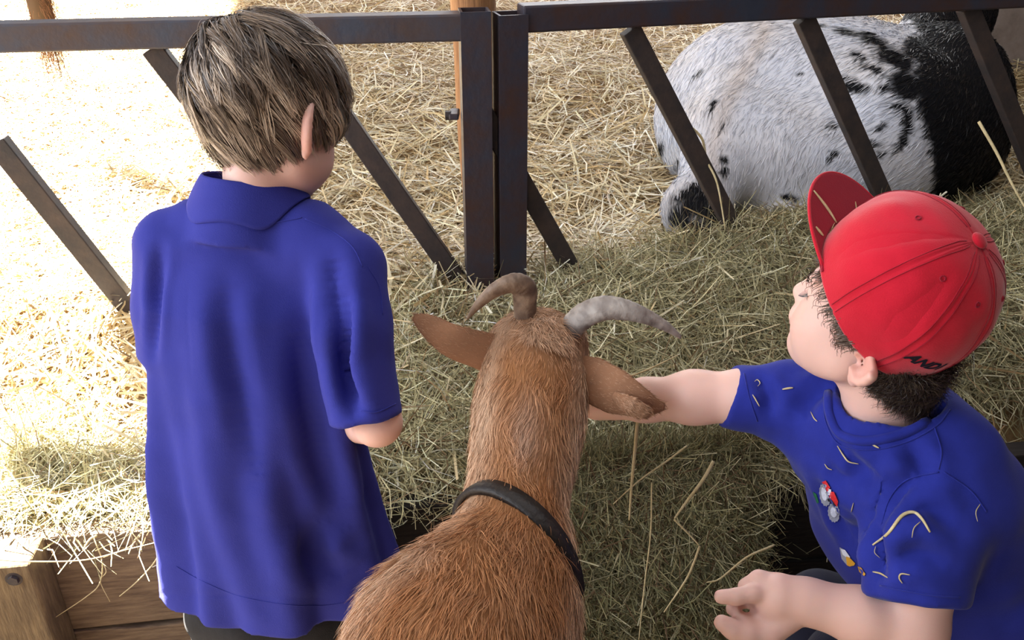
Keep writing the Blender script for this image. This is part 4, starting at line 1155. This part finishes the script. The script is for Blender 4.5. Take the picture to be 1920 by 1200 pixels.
# navy trousers: crouching, knees forward against the boards
Ft = Field(.006)
Ft.ell(P(1850, 1260, 1.27), (.13, .12, .10), k=.03)
kneN = P(1600, 1262, 1.16); kneF = P(1540, 1150, 1.36)
Ft.chain([P(1830, 1300, 1.24), kneN, down(kneN + [.03, -.05, 0], .09)], [.085, .062, .048], k=.02)
Ft.chain([P(1810, 1230, 1.34), kneF, down(kneF + [.03, -.04, 0], .09)], [.085, .062, .048], k=.02)
Ft.disp = lambda X: .005 * vnoise(X, 30, 61)
link('trousers', Ft.build('trousers'), M['navy'], pB)
for kn in (kneN, kneF):
    Fo = Field(.005); c = down(kn + [.0, -.05, 0], .034)
    Fo.ell(c + [.03, 0, .006], (.048, .036, .034), k=.02); Fo.ell(c + [-.05, 0, -.004], (.062, .038, .028), k=.03)
    Fo.cut((c[0], c[1], .002), (0, 0, -1), rad=.16); link('shoe', Fo.build('shoe'), M['shoe'], pB)

# ------------------------------------------------------------------ ginger goat
goat = thing('goat', (P(840, 1200, .94)[0], P(840, 1200, .94)[1] - .1, 0), 'ginger-brown horned goat with a dark neck strap stretching its head into the hay', 'goat')
neck = [P(1004, 668, 1.205), P(1000, 720, 1.18), P(990, 800, 1.15), P(980, 870, 1.12), P(966, 950, 1.08), P(958, 1010, 1.04)]
nr_ = [.060, .066, .064, .057, .054, .056]
Fg = Field(.0045)
Fg.chain(neck, nr_, k=.03)
Fg.chain([P(958, 1010, 1.04), P(945, 1095, .99), P(868, 1215, .945)], [.058, .068, .106], k=.03)
w0 = P(868, 1215, .945); rump = np.array([-.17, .22, .72])
Fg.cone(w0, rump, .106, .145, k=.05)
Fg.chain([P(960, 1060, 1.05), P(955, 1180, 1.02)], [.052, .065], k=.05)
Fg.cone(P(892, 1038, 1.0), P(845, 1110, .95), .030, .045, k=.035)
Fg.cone(P(925, 1032, .985), P(905, 1070, .955), .020, .03, k=.03)
# head: skull then muzzle down into the hay
Fg.ell(P(1006, 662, 1.20), (.064, .05, .045), k=.02)
Fg.chain([P(1006, 665, 1.22), P(1010, 700, 1.34), P(1012, 715, 1.42)], [.058, .040, .027], k=.03)
Fg.ell(P(1012, 722, 1.425), (.027, .03, .022), k=.02)
for u in (955, 1058): Fg.ell(P(u, 672, 1.235), (.018, .02, .018), k=.015)
for (u, v) in ((990, 628), (1058, 634)): Fg.ell(P(u, v, 1.195), (.024, .022, .02), k=.02)
def leg(x, y, z, kz, hind=False):
    if hind: Fg.chain([(x, y, z), (x, y + .06, .42), (x, y - .05, .26), (x, y - .02, .06)], [.075, .042, .024, .018], k=.03)
    else: Fg.chain([(x, y, z), (x, y + .015, .30), (x, y, .06)], [.055, .027, .018], k=.03)
lx = w0[0]
leg(lx - .06, w0[1] + .02, .62, 0); leg(lx + .09, w0[1] + .04, .62, 0)
leg(rump[0] - .07, rump[1], .62, 0, True); leg(rump[0] + .07, rump[1], .62, 0, True)
CH = np.array(neck + [w0, rump]); 
def nearest(p, Cn=CH):
    D = ((p[:, None] - Cn[None]) ** 2).sum(-1); wgt = 1 / (D + 1e-4) ** 2; return wgt / wgt.sum(1, keepdims=True)
Tn = nrm(np.gradient(CH, axis=0))
def goat_flow(p):
    f = nearest(p) @ Tn; f = f + np.array([0, 0, -.25]); 
    up = np.array([0, 0, 1]); return f
def goat_col(V):
    wgt = nearest(V); c = wgt @ CH; d = nrm(V - c)
    lat = np.abs(d @ np.array([1., .1, 0])); top = d @ C2W(np.array([.12, .3, 1.]))
    dors = np.clip((top - .55) / .35, 0, 1)
    k = np.clip(dors * .9 + .35 * vnoise(V, 28, 71) + .1, 0, 1)[:, None]
    pale = np.array([.64, .43, .29]); og = np.array([.46, .21, .088])
    col = pale * (1 - k) + og * k
    u, v = proj(V)
    g = np.exp(-(((u - 985) / 30) ** 2 + ((v - 800) / 60) ** 2))[:, None] * .6 * np.clip(vnoise(V, 50, 72) + .6, 0, 1)[:, None]
    col = col * (1 - g) + np.array([.55, .40, .32]) * g
    hd = np.clip((690 - v) / 50, 0, 1)[:, None] * .5; col = col * (1 - hd) + np.array([.40, .22, .13]) * hd
    return np.clip(col, 0, 1)
Fg.cone(P(972, 1130, 1.03), P(960, 1240, .99), .045, .055, k=.04)
gb_ = link('body', Fg.build('body', lambda V: goat_col(V) * .6), M['hide'], goat)
Vg, Qg = Fg.V, Fg.Q
cN = P(957, 1024, 1.04); ax_ = nrm(P(975, 960, 1.075) - P(950, 1045, 1.01)); ax_ = nrm(ax_ + C2W(np.array([.75, -.1, 0])) * .7)
wv = lambda p: np.where(p[:, 2] > .45, 1, .12) * np.where((np.abs((p - cN) @ ax_ - .006) < .013) & (np.linalg.norm(p - cN, axis=1) < .09), .02, 1)
def glen(p):
    u, v = proj(p); return np.where(v < 700, .012, np.where(v < 960, .022, .032))
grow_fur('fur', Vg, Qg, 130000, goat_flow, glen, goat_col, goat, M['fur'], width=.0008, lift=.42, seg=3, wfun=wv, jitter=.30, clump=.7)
grow_fur('forelock', Vg, Qg, 2600, lambda p: np.broadcast_to(C2W(np.array([.1, -.6, .6])), p.shape), lambda p: .026 + 0 * p[:, 0], lambda p: np.broadcast_to(np.array([.48, .29, .18]), p.shape), goat, M['fur'], width=.0009, lift=.5, seg=4, jitter=.7, clump=1.0, wfun=lambda p: (np.linalg.norm(p - P(1018, 642, 1.17), axis=1) < .034) * 1.0)
for s, hxy in enumerate(((lx - .06, w0[1] + .02), (lx + .09, w0[1] + .04), (rump[0] - .07, rump[1] - .02), (rump[0] + .07, rump[1] - .02))):
    bm = bmesh.new(); rr = bmesh.ops.create_cone(bm, segments=14, radius1=.028, radius2=.021, depth=.05, cap_ends=True)
    for v in rr['verts']: v.co += Vector((hxy[0], hxy[1], .026))
    bm_obj('hoof', bm, M['collar'], goat)
def ear_mesh(name, pts, rad, side, flat=.22):
    path = catmull(pts, 6); n = len(path); rr = np.interp(np.linspace(0, 1, n), np.linspace(0, 1, len(rad)), rad)
    me = tube_mesh(name, path, rr, 16, flat=flat, side=side, colf=lambda V: np.broadcast_to(np.array([.30, .155, .09]), V.shape) * (1 + .2 * vnoise(V, 80, 5))[:, None])
    o_ = link(name, me, M['hide'], goat); 
    V = np.array([v.co[:] for v in me.vertices]) + np.array(goat['_base']); Qs = np.array([p.vertices[:] for p in me.polygons if len(p.vertices) == 4])
    d = nrm(path[-1] - path[0])
    grow_fur('ear_fur', V, Qs, 5000, lambda p: np.broadcast_to(d, p.shape), lambda p: .007 + 0 * p[:, 0], lambda p: np.broadcast_to(np.array([.42, .24, .145]), p.shape), o_, M['fur'], width=.0008, lift=.25, seg=2)
    return o_
sidev = C2W(np.array([.35, 1, .1]))
ear_mesh('ear', [P(945, 672, 1.19), P(900, 656, 1.175), P(850, 640, 1.165), P(812, 616, 1.165), P(790, 602, 1.17), P(776, 594, 1.175)], [.028, .0255, .0225, .017, .011, .004], sidev)
sidev = C2W(np.array([.5, 1, .3]))
ear_mesh('ear', [P(1070, 690, 1.18), P(1110, 712, 1.155), P(1155, 735, 1.135), P(1195, 752, 1.13), P(1225, 762, 1.135), P(1246, 763, 1.14)], [.020, .031, .030, .021, .012, .005], sidev)
ear_mesh('ear_fold', [P(1150, 742, 1.125), P(1180, 760, 1.115), P(1203, 772, 1.115), P(1214, 780, 1.12)], [.006, .014, .0125, .004], C2W(np.array([.6, 1, .9])), .4)
def hcol(V):
    k = np.clip(.5 + .6 * vnoise(V, 150, 81) + .4 * vnoise(V, 400, 83), 0, 1)[:, None]
    return np.array([.28, .20, .145]) * (1 - k) + np.array([.10, .06, .045]) * k
def hcol2(V):
    k = np.clip(.5 + .6 * vnoise(V, 150, 82) + .4 * vnoise(V, 420, 84), 0, 1)[:, None]
    return np.array([.42, .38, .35]) * (1 - k) + np.array([.14, .11, .10]) * k
def horn(pts, rad, cf, side):
    path = catmull(pts, 9); n = len(path); rr = np.interp(np.linspace(0, 1, n), np.linspace(0, 1, len(rad)), rad)
    rr = rr * (1 + .025 * np.sin(np.arange(n) * 2.1))
    return link('horn', tube_mesh('horn', path, rr, 18, flat=.72, side=side, colf=cf), M['hornm'], goat)
horn([P(985, 640, 1.20), P(985, 607, 1.185), P(984, 570, 1.165), P(982, 541, 1.15), P(962, 531, 1.14), P(930, 543, 1.14), P(900, 568, 1.15), P(876, 598, 1.165)], [.015, .0155, .0155, .0175, .0165, .0125, .008, .002], hcol, C2W(np.array([1, 0, .1])))
horn([P(1058, 650, 1.20), P(1068, 620, 1.18), P(1092, 594, 1.165), P(1130, 578, 1.15), P(1172, 581, 1.145), P(1215, 595, 1.145), P(1250, 613, 1.15), P(1276, 632, 1.16)], [.018, .0195, .0195, .0180, .0150, .0105, .007, .003], hcol2, C2W(np.array([0, 1, .1])))
# neck strap
e1 = nrm(np.cross(ax_, C2W(np.array([0, 0, 1.])))); e2 = np.cross(e1, ax_)
bvG = BVHTree.FromPolygons([Vector(v) for v in Vg], [tuple(int(i) for i in q) for q in Qg])
rad_ = []
AN = np.linspace(0, 2 * math.pi, 64, endpoint=False)
for a_ in AN:
    d_ = Vector(e1 * math.cos(a_) + e2 * math.sin(a_)); hit = bvG.ray_cast(Vector(cN), d_)
    rad_.append(min((hit[0] - Vector(cN)).length, .095) if hit[0] is not None else .06)
rad_ = np.array(rad_)
for _ in range(6): rad_ = np.maximum(rad_, .5 * rad_ + .25 * (np.roll(rad_, 1) + np.roll(rad_, -1)))
def SR(off, h_): return cN + ax_ * h_ + (np.cos(AN) * (rad_ + off))[:, None] * e1 + (np.sin(AN) * (rad_ + off))[:, None] * e2
strap = ring_loft('neck_strap', [SR(-.002, -.012), SR(.0055, -.0115), SR(.0065, 0), SR(.0055, .0115), SR(-.002, .012)], M['collar'], goat)

# ------------------------------------------------------------------ spotted calf
calf = thing('calf', (P(1555, 235, 2.65)[0], P(1555, 235, 2.65)[1], .6), 'white calf with black spots and black forequarters lying in the straw behind the gate', 'calf')
Fc_ = Field(.013)
Fc_.ell(P(1540, 235, 2.66), (.45, .50, .31), k=.05)
Fc_.ell(P(1385, 215, 2.68), (.23, .28, .25), k=.12)
Fc_.chain([P(1450, 75, 2.82), P(1390, 150, 2.55), P(1345, 240, 2.42), P(1320, 320, 2.36)], [.05, .05, .055, .06], k=.12)
Fc_.ell(P(1655, 255, 2.36), (.155, .13, .17), k=.06)
Fc_.ell(P(1500, 160, 2.2), (.10, .12, .07), k=.15, sub=True)
Fc_.ell(P(1470, 330, 2.42), (.2, .16, .16), k=.12)
Fc_.chain([P(1345, 330, 2.32), P(1305, 390, 2.22), P(1318, 462, 2.13)], [.085, .078, .062], k=.04)
Fc_.chain([P(1500, 420, 2.3), P(1400, 450, 2.22)], [.06, .05], k=.05)
Fc_.ell(P(1755, 215, 2.68), (.19, .3, .27), k=.1)
Fc_.chain([P(1735, 110, 2.95), P(1780, 35, 3.05), P(1840, -50, 3.15)], [.15, .11, .10], k=.1)
Fc_.chain([P(1840, -50, 3.15), P(1900, -40, 3.05)], [.095, .05], k=.05)
Fc_.disp = lambda X: .012 * vnoise(X, 9, 91)
Fc_.cut((1.0, 2.6, .50), (0, 0, -1), rad=1.2)
spots = [(1590, 60, 26, 9, .3), (1640, 75, 40, 12, .35), (1610, 105, 20, 9, .4), (1680, 110, 50, 22, .6), (1590, 150, 24, 10, .5), (1640, 130, 30, 9, .5), (1575, 175, 12, 8, .6), (1700, 160, 40, 30, .8),
         (1605, 165, 32, 10, .1), (1660, 165, 20, 8, .2), (1305, 140, 20, 4, -.5), (1338, 195, 7, 14, .4), (1353, 238, 7, 12, .2), (1358, 300, 10, 9, 0), (1357, 322, 9, 9, 0), (1565, 237, 13, 8, .2), (1567, 291, 13, 9, .1), (1652, 240, 14, 9, -.4), (1640, 270, 12, 10, .3), (1690, 200, 24, 8, .4),
         (1705, 230, 14, 34, .2), (1695, 265, 8, 24, .3), (1655, 290, 8, 12, 0), (1290, 360, 40, 14, -.55), (1285, 395, 30, 20, -.3), (1325, 395, 26, 26, .3), (1300, 430, 40, 22, .1), (1355, 425, 14, 18, .3), (1237, 275, 8, 16, .2), (1235, 330, 6, 16, 0), (1268, 310, 5, 12, 0), (1480, 370, 22, 9, .2), (1545, 345, 12, 7, .2), (1460, 395, 12, 9, 0), (1500, 140, 8, 3, 0), (1540, 50, 12, 4, 0), (1720, 90, 30, 30, .3), (1310, 465, 30, 10, 0), (1310, 372, 50, 16, -.5), (1275, 410, 26, 30, 0), (1340, 400, 26, 34, .2), (1320, 442, 40, 18, 0)]
def calf_black(V):
    u, v = proj(V); j = 5 * vnoise(V, 60, 92); u = u + j + 4 * vnoise(V, 130, 94); v = v + 5 * vnoise(V, 70, 93)
    bnd = np.interp(v, [-100, 20, 60, 120, 200, 300, 450], [1690, 1690, 1715, 1725, 1722, 1748, 1752])
    bnd = bnd + 13 * vnoise(V, 17, 99)
    k = np.clip((u - bnd) / 6, 0, 1)
    for (a, b, ru, rv, an) in spots:
        x = (u - a) * math.cos(an) + (v - b) * math.sin(an); y = -(u - a) * math.sin(an) + (v - b) * math.cos(an)
        k = np.maximum(k, np.clip((1.05 - np.sqrt((x / ru) ** 2 + (y / rv) ** 2)) * 3, 0, 1))
    return k
def calf_col(V):
    u, v = proj(V); k = calf_black(V)[:, None]
    c = np.broadcast_to(np.array([.62, .65, .74]), V.shape).copy()
    t = np.clip(.5 + .7 * vnoise(V, 16, 95), 0, 1)[:, None] * .35; c = c * (1 - t) + np.array([.66, .58, .50]) * t
    r = np.exp(-((u - np.interp(v, [60, 200, 300], [1435, 1360, 1330])) / 22) ** 2)[:, None] * .45; c = c * (1 - r) + np.array([.55, .45, .38]) * r
    return np.clip(c * (1 - k) + np.array([.008, .008, .010]) * k, 0, 1)
link('body', Fc_.build('body', calf_col), M['hide'], calf)
Cc = np.array([P(1740, 60, 3.0), P(1700, 200, 2.6), P(1550, 200, 2.5), P(1400, 200, 2.5), P(1330, 320, 2.35), P(1320, 440, 2.2)]); Tc = nrm(np.gradient(Cc, axis=0))
def calf_flow(p): return nearest(p, Cc) @ Tc + np.array([0, 0, -.35]) + .35 * np.stack([vnoise(p, 7, 96), vnoise(p, 7, 97), vnoise(p, 7, 98)], -1)
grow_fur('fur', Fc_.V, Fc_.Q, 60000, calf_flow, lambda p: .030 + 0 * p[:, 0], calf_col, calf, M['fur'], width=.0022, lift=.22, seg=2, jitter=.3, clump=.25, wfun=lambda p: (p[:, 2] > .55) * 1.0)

# ------------------------------------------------------------------ loose stalks that can be told apart
stalkm = mat('dry_stalk', (.66, .56, .34), .5, noise=(.45, .36, .18), noise_scale=60)
def stalk(pts, r, label, group, m=None, name='hay_stalk'):
    path = catmull(pts, 6); n = len(path)
    rr = np.full(n, r) * (1 - .5 * np.linspace(0, 1, n) ** 2)
    me = tube_mesh(name, path, rr, 6, side=(.3, .9, .2)); o_ = link(name, me, m or stalkm)
    c = path[0]; me.transform(Matrix.Translation(-Vector(c))); o_.location = Vector(c)
    return tag(o_, label, 'stalk', group)
lb = lambda u, v, o_=-.02: on_plane(u, v, B0, PB, o_)
g1 = 'stalks hanging over the board edge'
stalk([lb(165, 985, .01), lb(180, 1020), lb(192, 1055, -.03), lb(186, 1095, -.035), lb(160, 1120, -.04), lb(100, 1160, -.045)], .0013, 'long forked hay stalk with a green stretch dangling over the upper plank', g1)
stalk([lb(190, 1050, -.03), lb(199, 1072, -.035), lb(188, 1090, -.03), lb(206, 1128, -.03)], .001, 'thin bent stalk tip dangling beside the forked hay stalk', g1)
stalk([lb(306, 1028), lb(285, 1060, -.03), lb(255, 1092, -.035), lb(224, 1118, -.04)], .0016, 'pale straight straw stalk leaning across the plank beside the blond child', g1)
stalk([lb(-20, 1048, -.10), lb(60, 1053, -.10), lb(160, 1050, -.08), lb(240, 1030, -.07), lb(330, 1008, -.06)], .0015, 'very long thin stalk lying sideways across the post and plank', g1)
stalk([lb(180, 1005, .0), lb(168, 1012, -.02), lb(155, 1032, -.03)], .0022, 'short blunt pale stalk poking over the top edge of the plank', g1)
bed = lambda u, v, dz=.03: None
def bed_hit(u, v, dz=.02):
    d = ray(u, v); o0 = np.array([0, 0, CAMZ]); lo_, hi_ = .8, 9.0
    for t in np.linspace(.9, 9, 500):
        p = o0 + d * t; a, s = A_of(p[0], p[1]), S_of(p[0], p[1])
        if p[2] < bed_h(a, s) + dz: return p
    return p
sp_ = lambda u, v, d=1.27: P(u, v, d)
g2 = 'thick pale stalks on the hay heap'
for pts, r, lab in (
    ([(1196, 782), (1190, 850), (1184, 915), (1180, 975)], .0026, 'thick upright pale stalk directly below the goat\'s right ear on the hay heap'),
    ([(1338, 865), (1318, 900), (1288, 940), (1265, 972)], .0026, 'thick pale yellow stalk slanting across the upper middle of the hay heap'),
    ([(1288, 836), (1250, 865), (1200, 900), (1150, 945)], .0014, 'thin whitish stalk slanting down from right to left across the upright stalk'),
    ([(1312, 1024), (1295, 1070), (1278, 1100), (1245, 1148)], .0018, 'bent yellow and white stalk low on the hay heap'),
    ([(1264, 974), (1290, 1000), (1312, 1024)], .0014, 'short stalk joining the slanting yellow stalk to the bent stalk below'),
    ([(1452, 1022), (1400, 1045), (1350, 1085), (1325, 1092)], .0016, 'brownish stalk slanting above the open hand'),
    ([(1222, 905), (1220, 1000), (1208, 1100), (1198, 1200)], .0012, 'long thin stalk running nearly straight down the middle of the hay heap')):
    stalk([P(u, v, np.interp(v, [780, 900, 1200], [1.255, 1.235, 1.245])) for u, v in pts], r, lab, g2)
g3 = 'single stems standing out of the bedding'
for pts, d, r, lab in (
    ([(1835, 228), (1868, 285), (1895, 340), (1925, 395)], 1.62, .003, 'thick pale stem leaning in front of the last slanted bar at the right edge'),
    ([(1160, 712), (1210, 695), (1275, 664)], 1.36, .0016, 'straight pale stem lying above the bare forearm of the red-capped child'),
    ([(1282, 228), (1315, 258), (1325, 300), (1345, 345), (1360, 430)], 1.95, .003, 'dark bent stem beside the first slanted bar of the right gate'),
    ([(1530, 10), (1532, 60)], 3.0, .001, None)):
    if lab: stalk([P(u, v, d) for u, v in pts], r, lab, g3)
# wisps caught on the clothes
def wisp(bv, pix, r, lab, grp, out=.002, m=None):
    V = []
    for u, v, _ in catmull([(a, b, 0) for a, b in pix], 5):
        d = Vector(nrm(ray(u, v))); h = bv.ray_cast(Vector((0, 0, CAMZ)), d)
        if h[0] is not None: V.append(np.array(h[0]) - np.array(d) * out)
    if len(V) < 4: return
    V = np.array(V); me = tube_mesh('straw_wisp', V, np.full(len(V), r) * (1 - .5 * np.linspace(-1, 1, len(V)) ** 2), 6, side=(.2, .3, .9), flat=.5)
    o_ = link('straw_wisp', me, m or stalkm); me.transform(Matrix.Translation(-Vector(V[0]))); o_.location = Vector(V[0])
    tag(o_, lab, 'straw', grp)
g4 = 'straw wisps stuck to the blue t-shirt'
for pix, r, lab in (([(1636, 1022), (1665, 1000), (1690, 968), (1712, 960), (1728, 972), (1744, 998)], .0019, 'largest arched straw wisp on the near sleeve of the t-shirt'),
                    ([(1726, 978), (1714, 990), (1710, 1008)], .0010, 'short forked wisp touching the arched straw on the sleeve'),
                    ([(1642, 1024), (1640, 1036), (1650, 1046)], .0009, 'tiny hooked wisp just below the arched straw'),
                    ([(1636, 1072), (1650, 1075), (1664, 1083)], .0011, 'straight pale wisp near the front hem of the near sleeve'),
                    ([(1706, 1078), (1690, 1076), (1686, 1084), (1692, 1094)], .0009, 'hook-shaped wisp near the middle of the sleeve hem'),
                    ([(1570, 836), (1582, 855), (1592, 866), (1610, 870)], .0010, 'thin bent wisp just below the front of the neckband'),
                    ([(1546, 870), (1552, 878), (1560, 881)], .0008, 'tiny angled wisp above the embroidered tractor'),
                    ([(1636, 834), (1648, 840)], .0011, 'short pale wisp right under the neckband'),
                    ([(1467, 730), (1478, 728), (1487, 727)], .0013, 'short thick pale wisp on the outstretched sleeve near the shoulder'),
                    ([(1415, 715), (1420, 712), (1425, 718), (1421, 724)], .0009, 'ring-shaped wisp near the cuff of the outstretched sleeve'),
                    ([(1411, 740), (1416, 748), (1424, 762)], .0009, 'lower wisp near the cuff of the outstretched sleeve'),
                    ([(1520, 772), (1526, 784), (1532, 790)], .0009, 'small wisp in the fold where the outstretched sleeve meets the chest'),
                    ([(1600, 943), (1596, 960)], .0011, 'short upright pale wisp to the right of the embroidered tractor'),
                    ([(1838, 945), (1830, 960), (1833, 978)], .0009, 'curved wisp on the back of the t-shirt')):
    if len(pix) == 2: pix = [pix[0], ((pix[0][0] + pix[1][0]) / 2, (pix[0][1] + pix[1][1]) / 2), pix[1]]
    wisp(bvB, pix, r, lab, g4)
bvb = BVHTree.FromPolygons([Vector(v) for v in top], [tuple(int(i) for i in q) for q in q1])
g5 = 'straw wisps lying on the cap brim'
for pix, r, lab in (([(1516, 345), (1540, 375), (1558, 400), (1576, 430)], .0015, 'longest pale straw wisp lying across the cap brim'),
                    ([(1530, 425), (1537, 434), (1544, 442)], .0014, 'short thick wisp low on the cap brim'),
                    ([(1565, 418), (1558, 432), (1552, 443)], .0010, 'yellow wisp beside the dome on the cap brim'),
                    ([(1604, 378), (1606, 393)], .0009, 'tiny upright wisp in the middle of the cap brim'),
                    ([(1643, 360), (1648, 373)], .0009, 'tiny wisp near the upper right of the cap brim')):
    if len(pix) == 2: pix = [pix[0], ((pix[0][0] + pix[1][0]) / 2, (pix[0][1] + pix[1][1]) / 2), pix[1]]
    wisp(bvb, pix, r, lab, g5)
# small blue plastic clip half buried in the hay
pc = bed_hit(845, 668, .02); clip = thing('plastic_clip', pc, 'small dark blue plastic clip half buried in hay below the goat\'s left ear', 'clip')
bm = bmesh.new(); box_bm(bm, pc, (.016, .006, .02), Matrix.Rotation(.3, 3, 'Y'), .002); bm_obj('clip_body', bm, M['bluep'], clip)
bm = bmesh.new(); box_bm(bm, pc + np.array([.002, -.004, .012]), (.008, .006, .010), Matrix.Rotation(.3, 3, 'Y'), .002); bm_obj('clip_lever', bm, M['bluep'], clip)

for b in BASES:
    if '_base' in b: del b['_base']
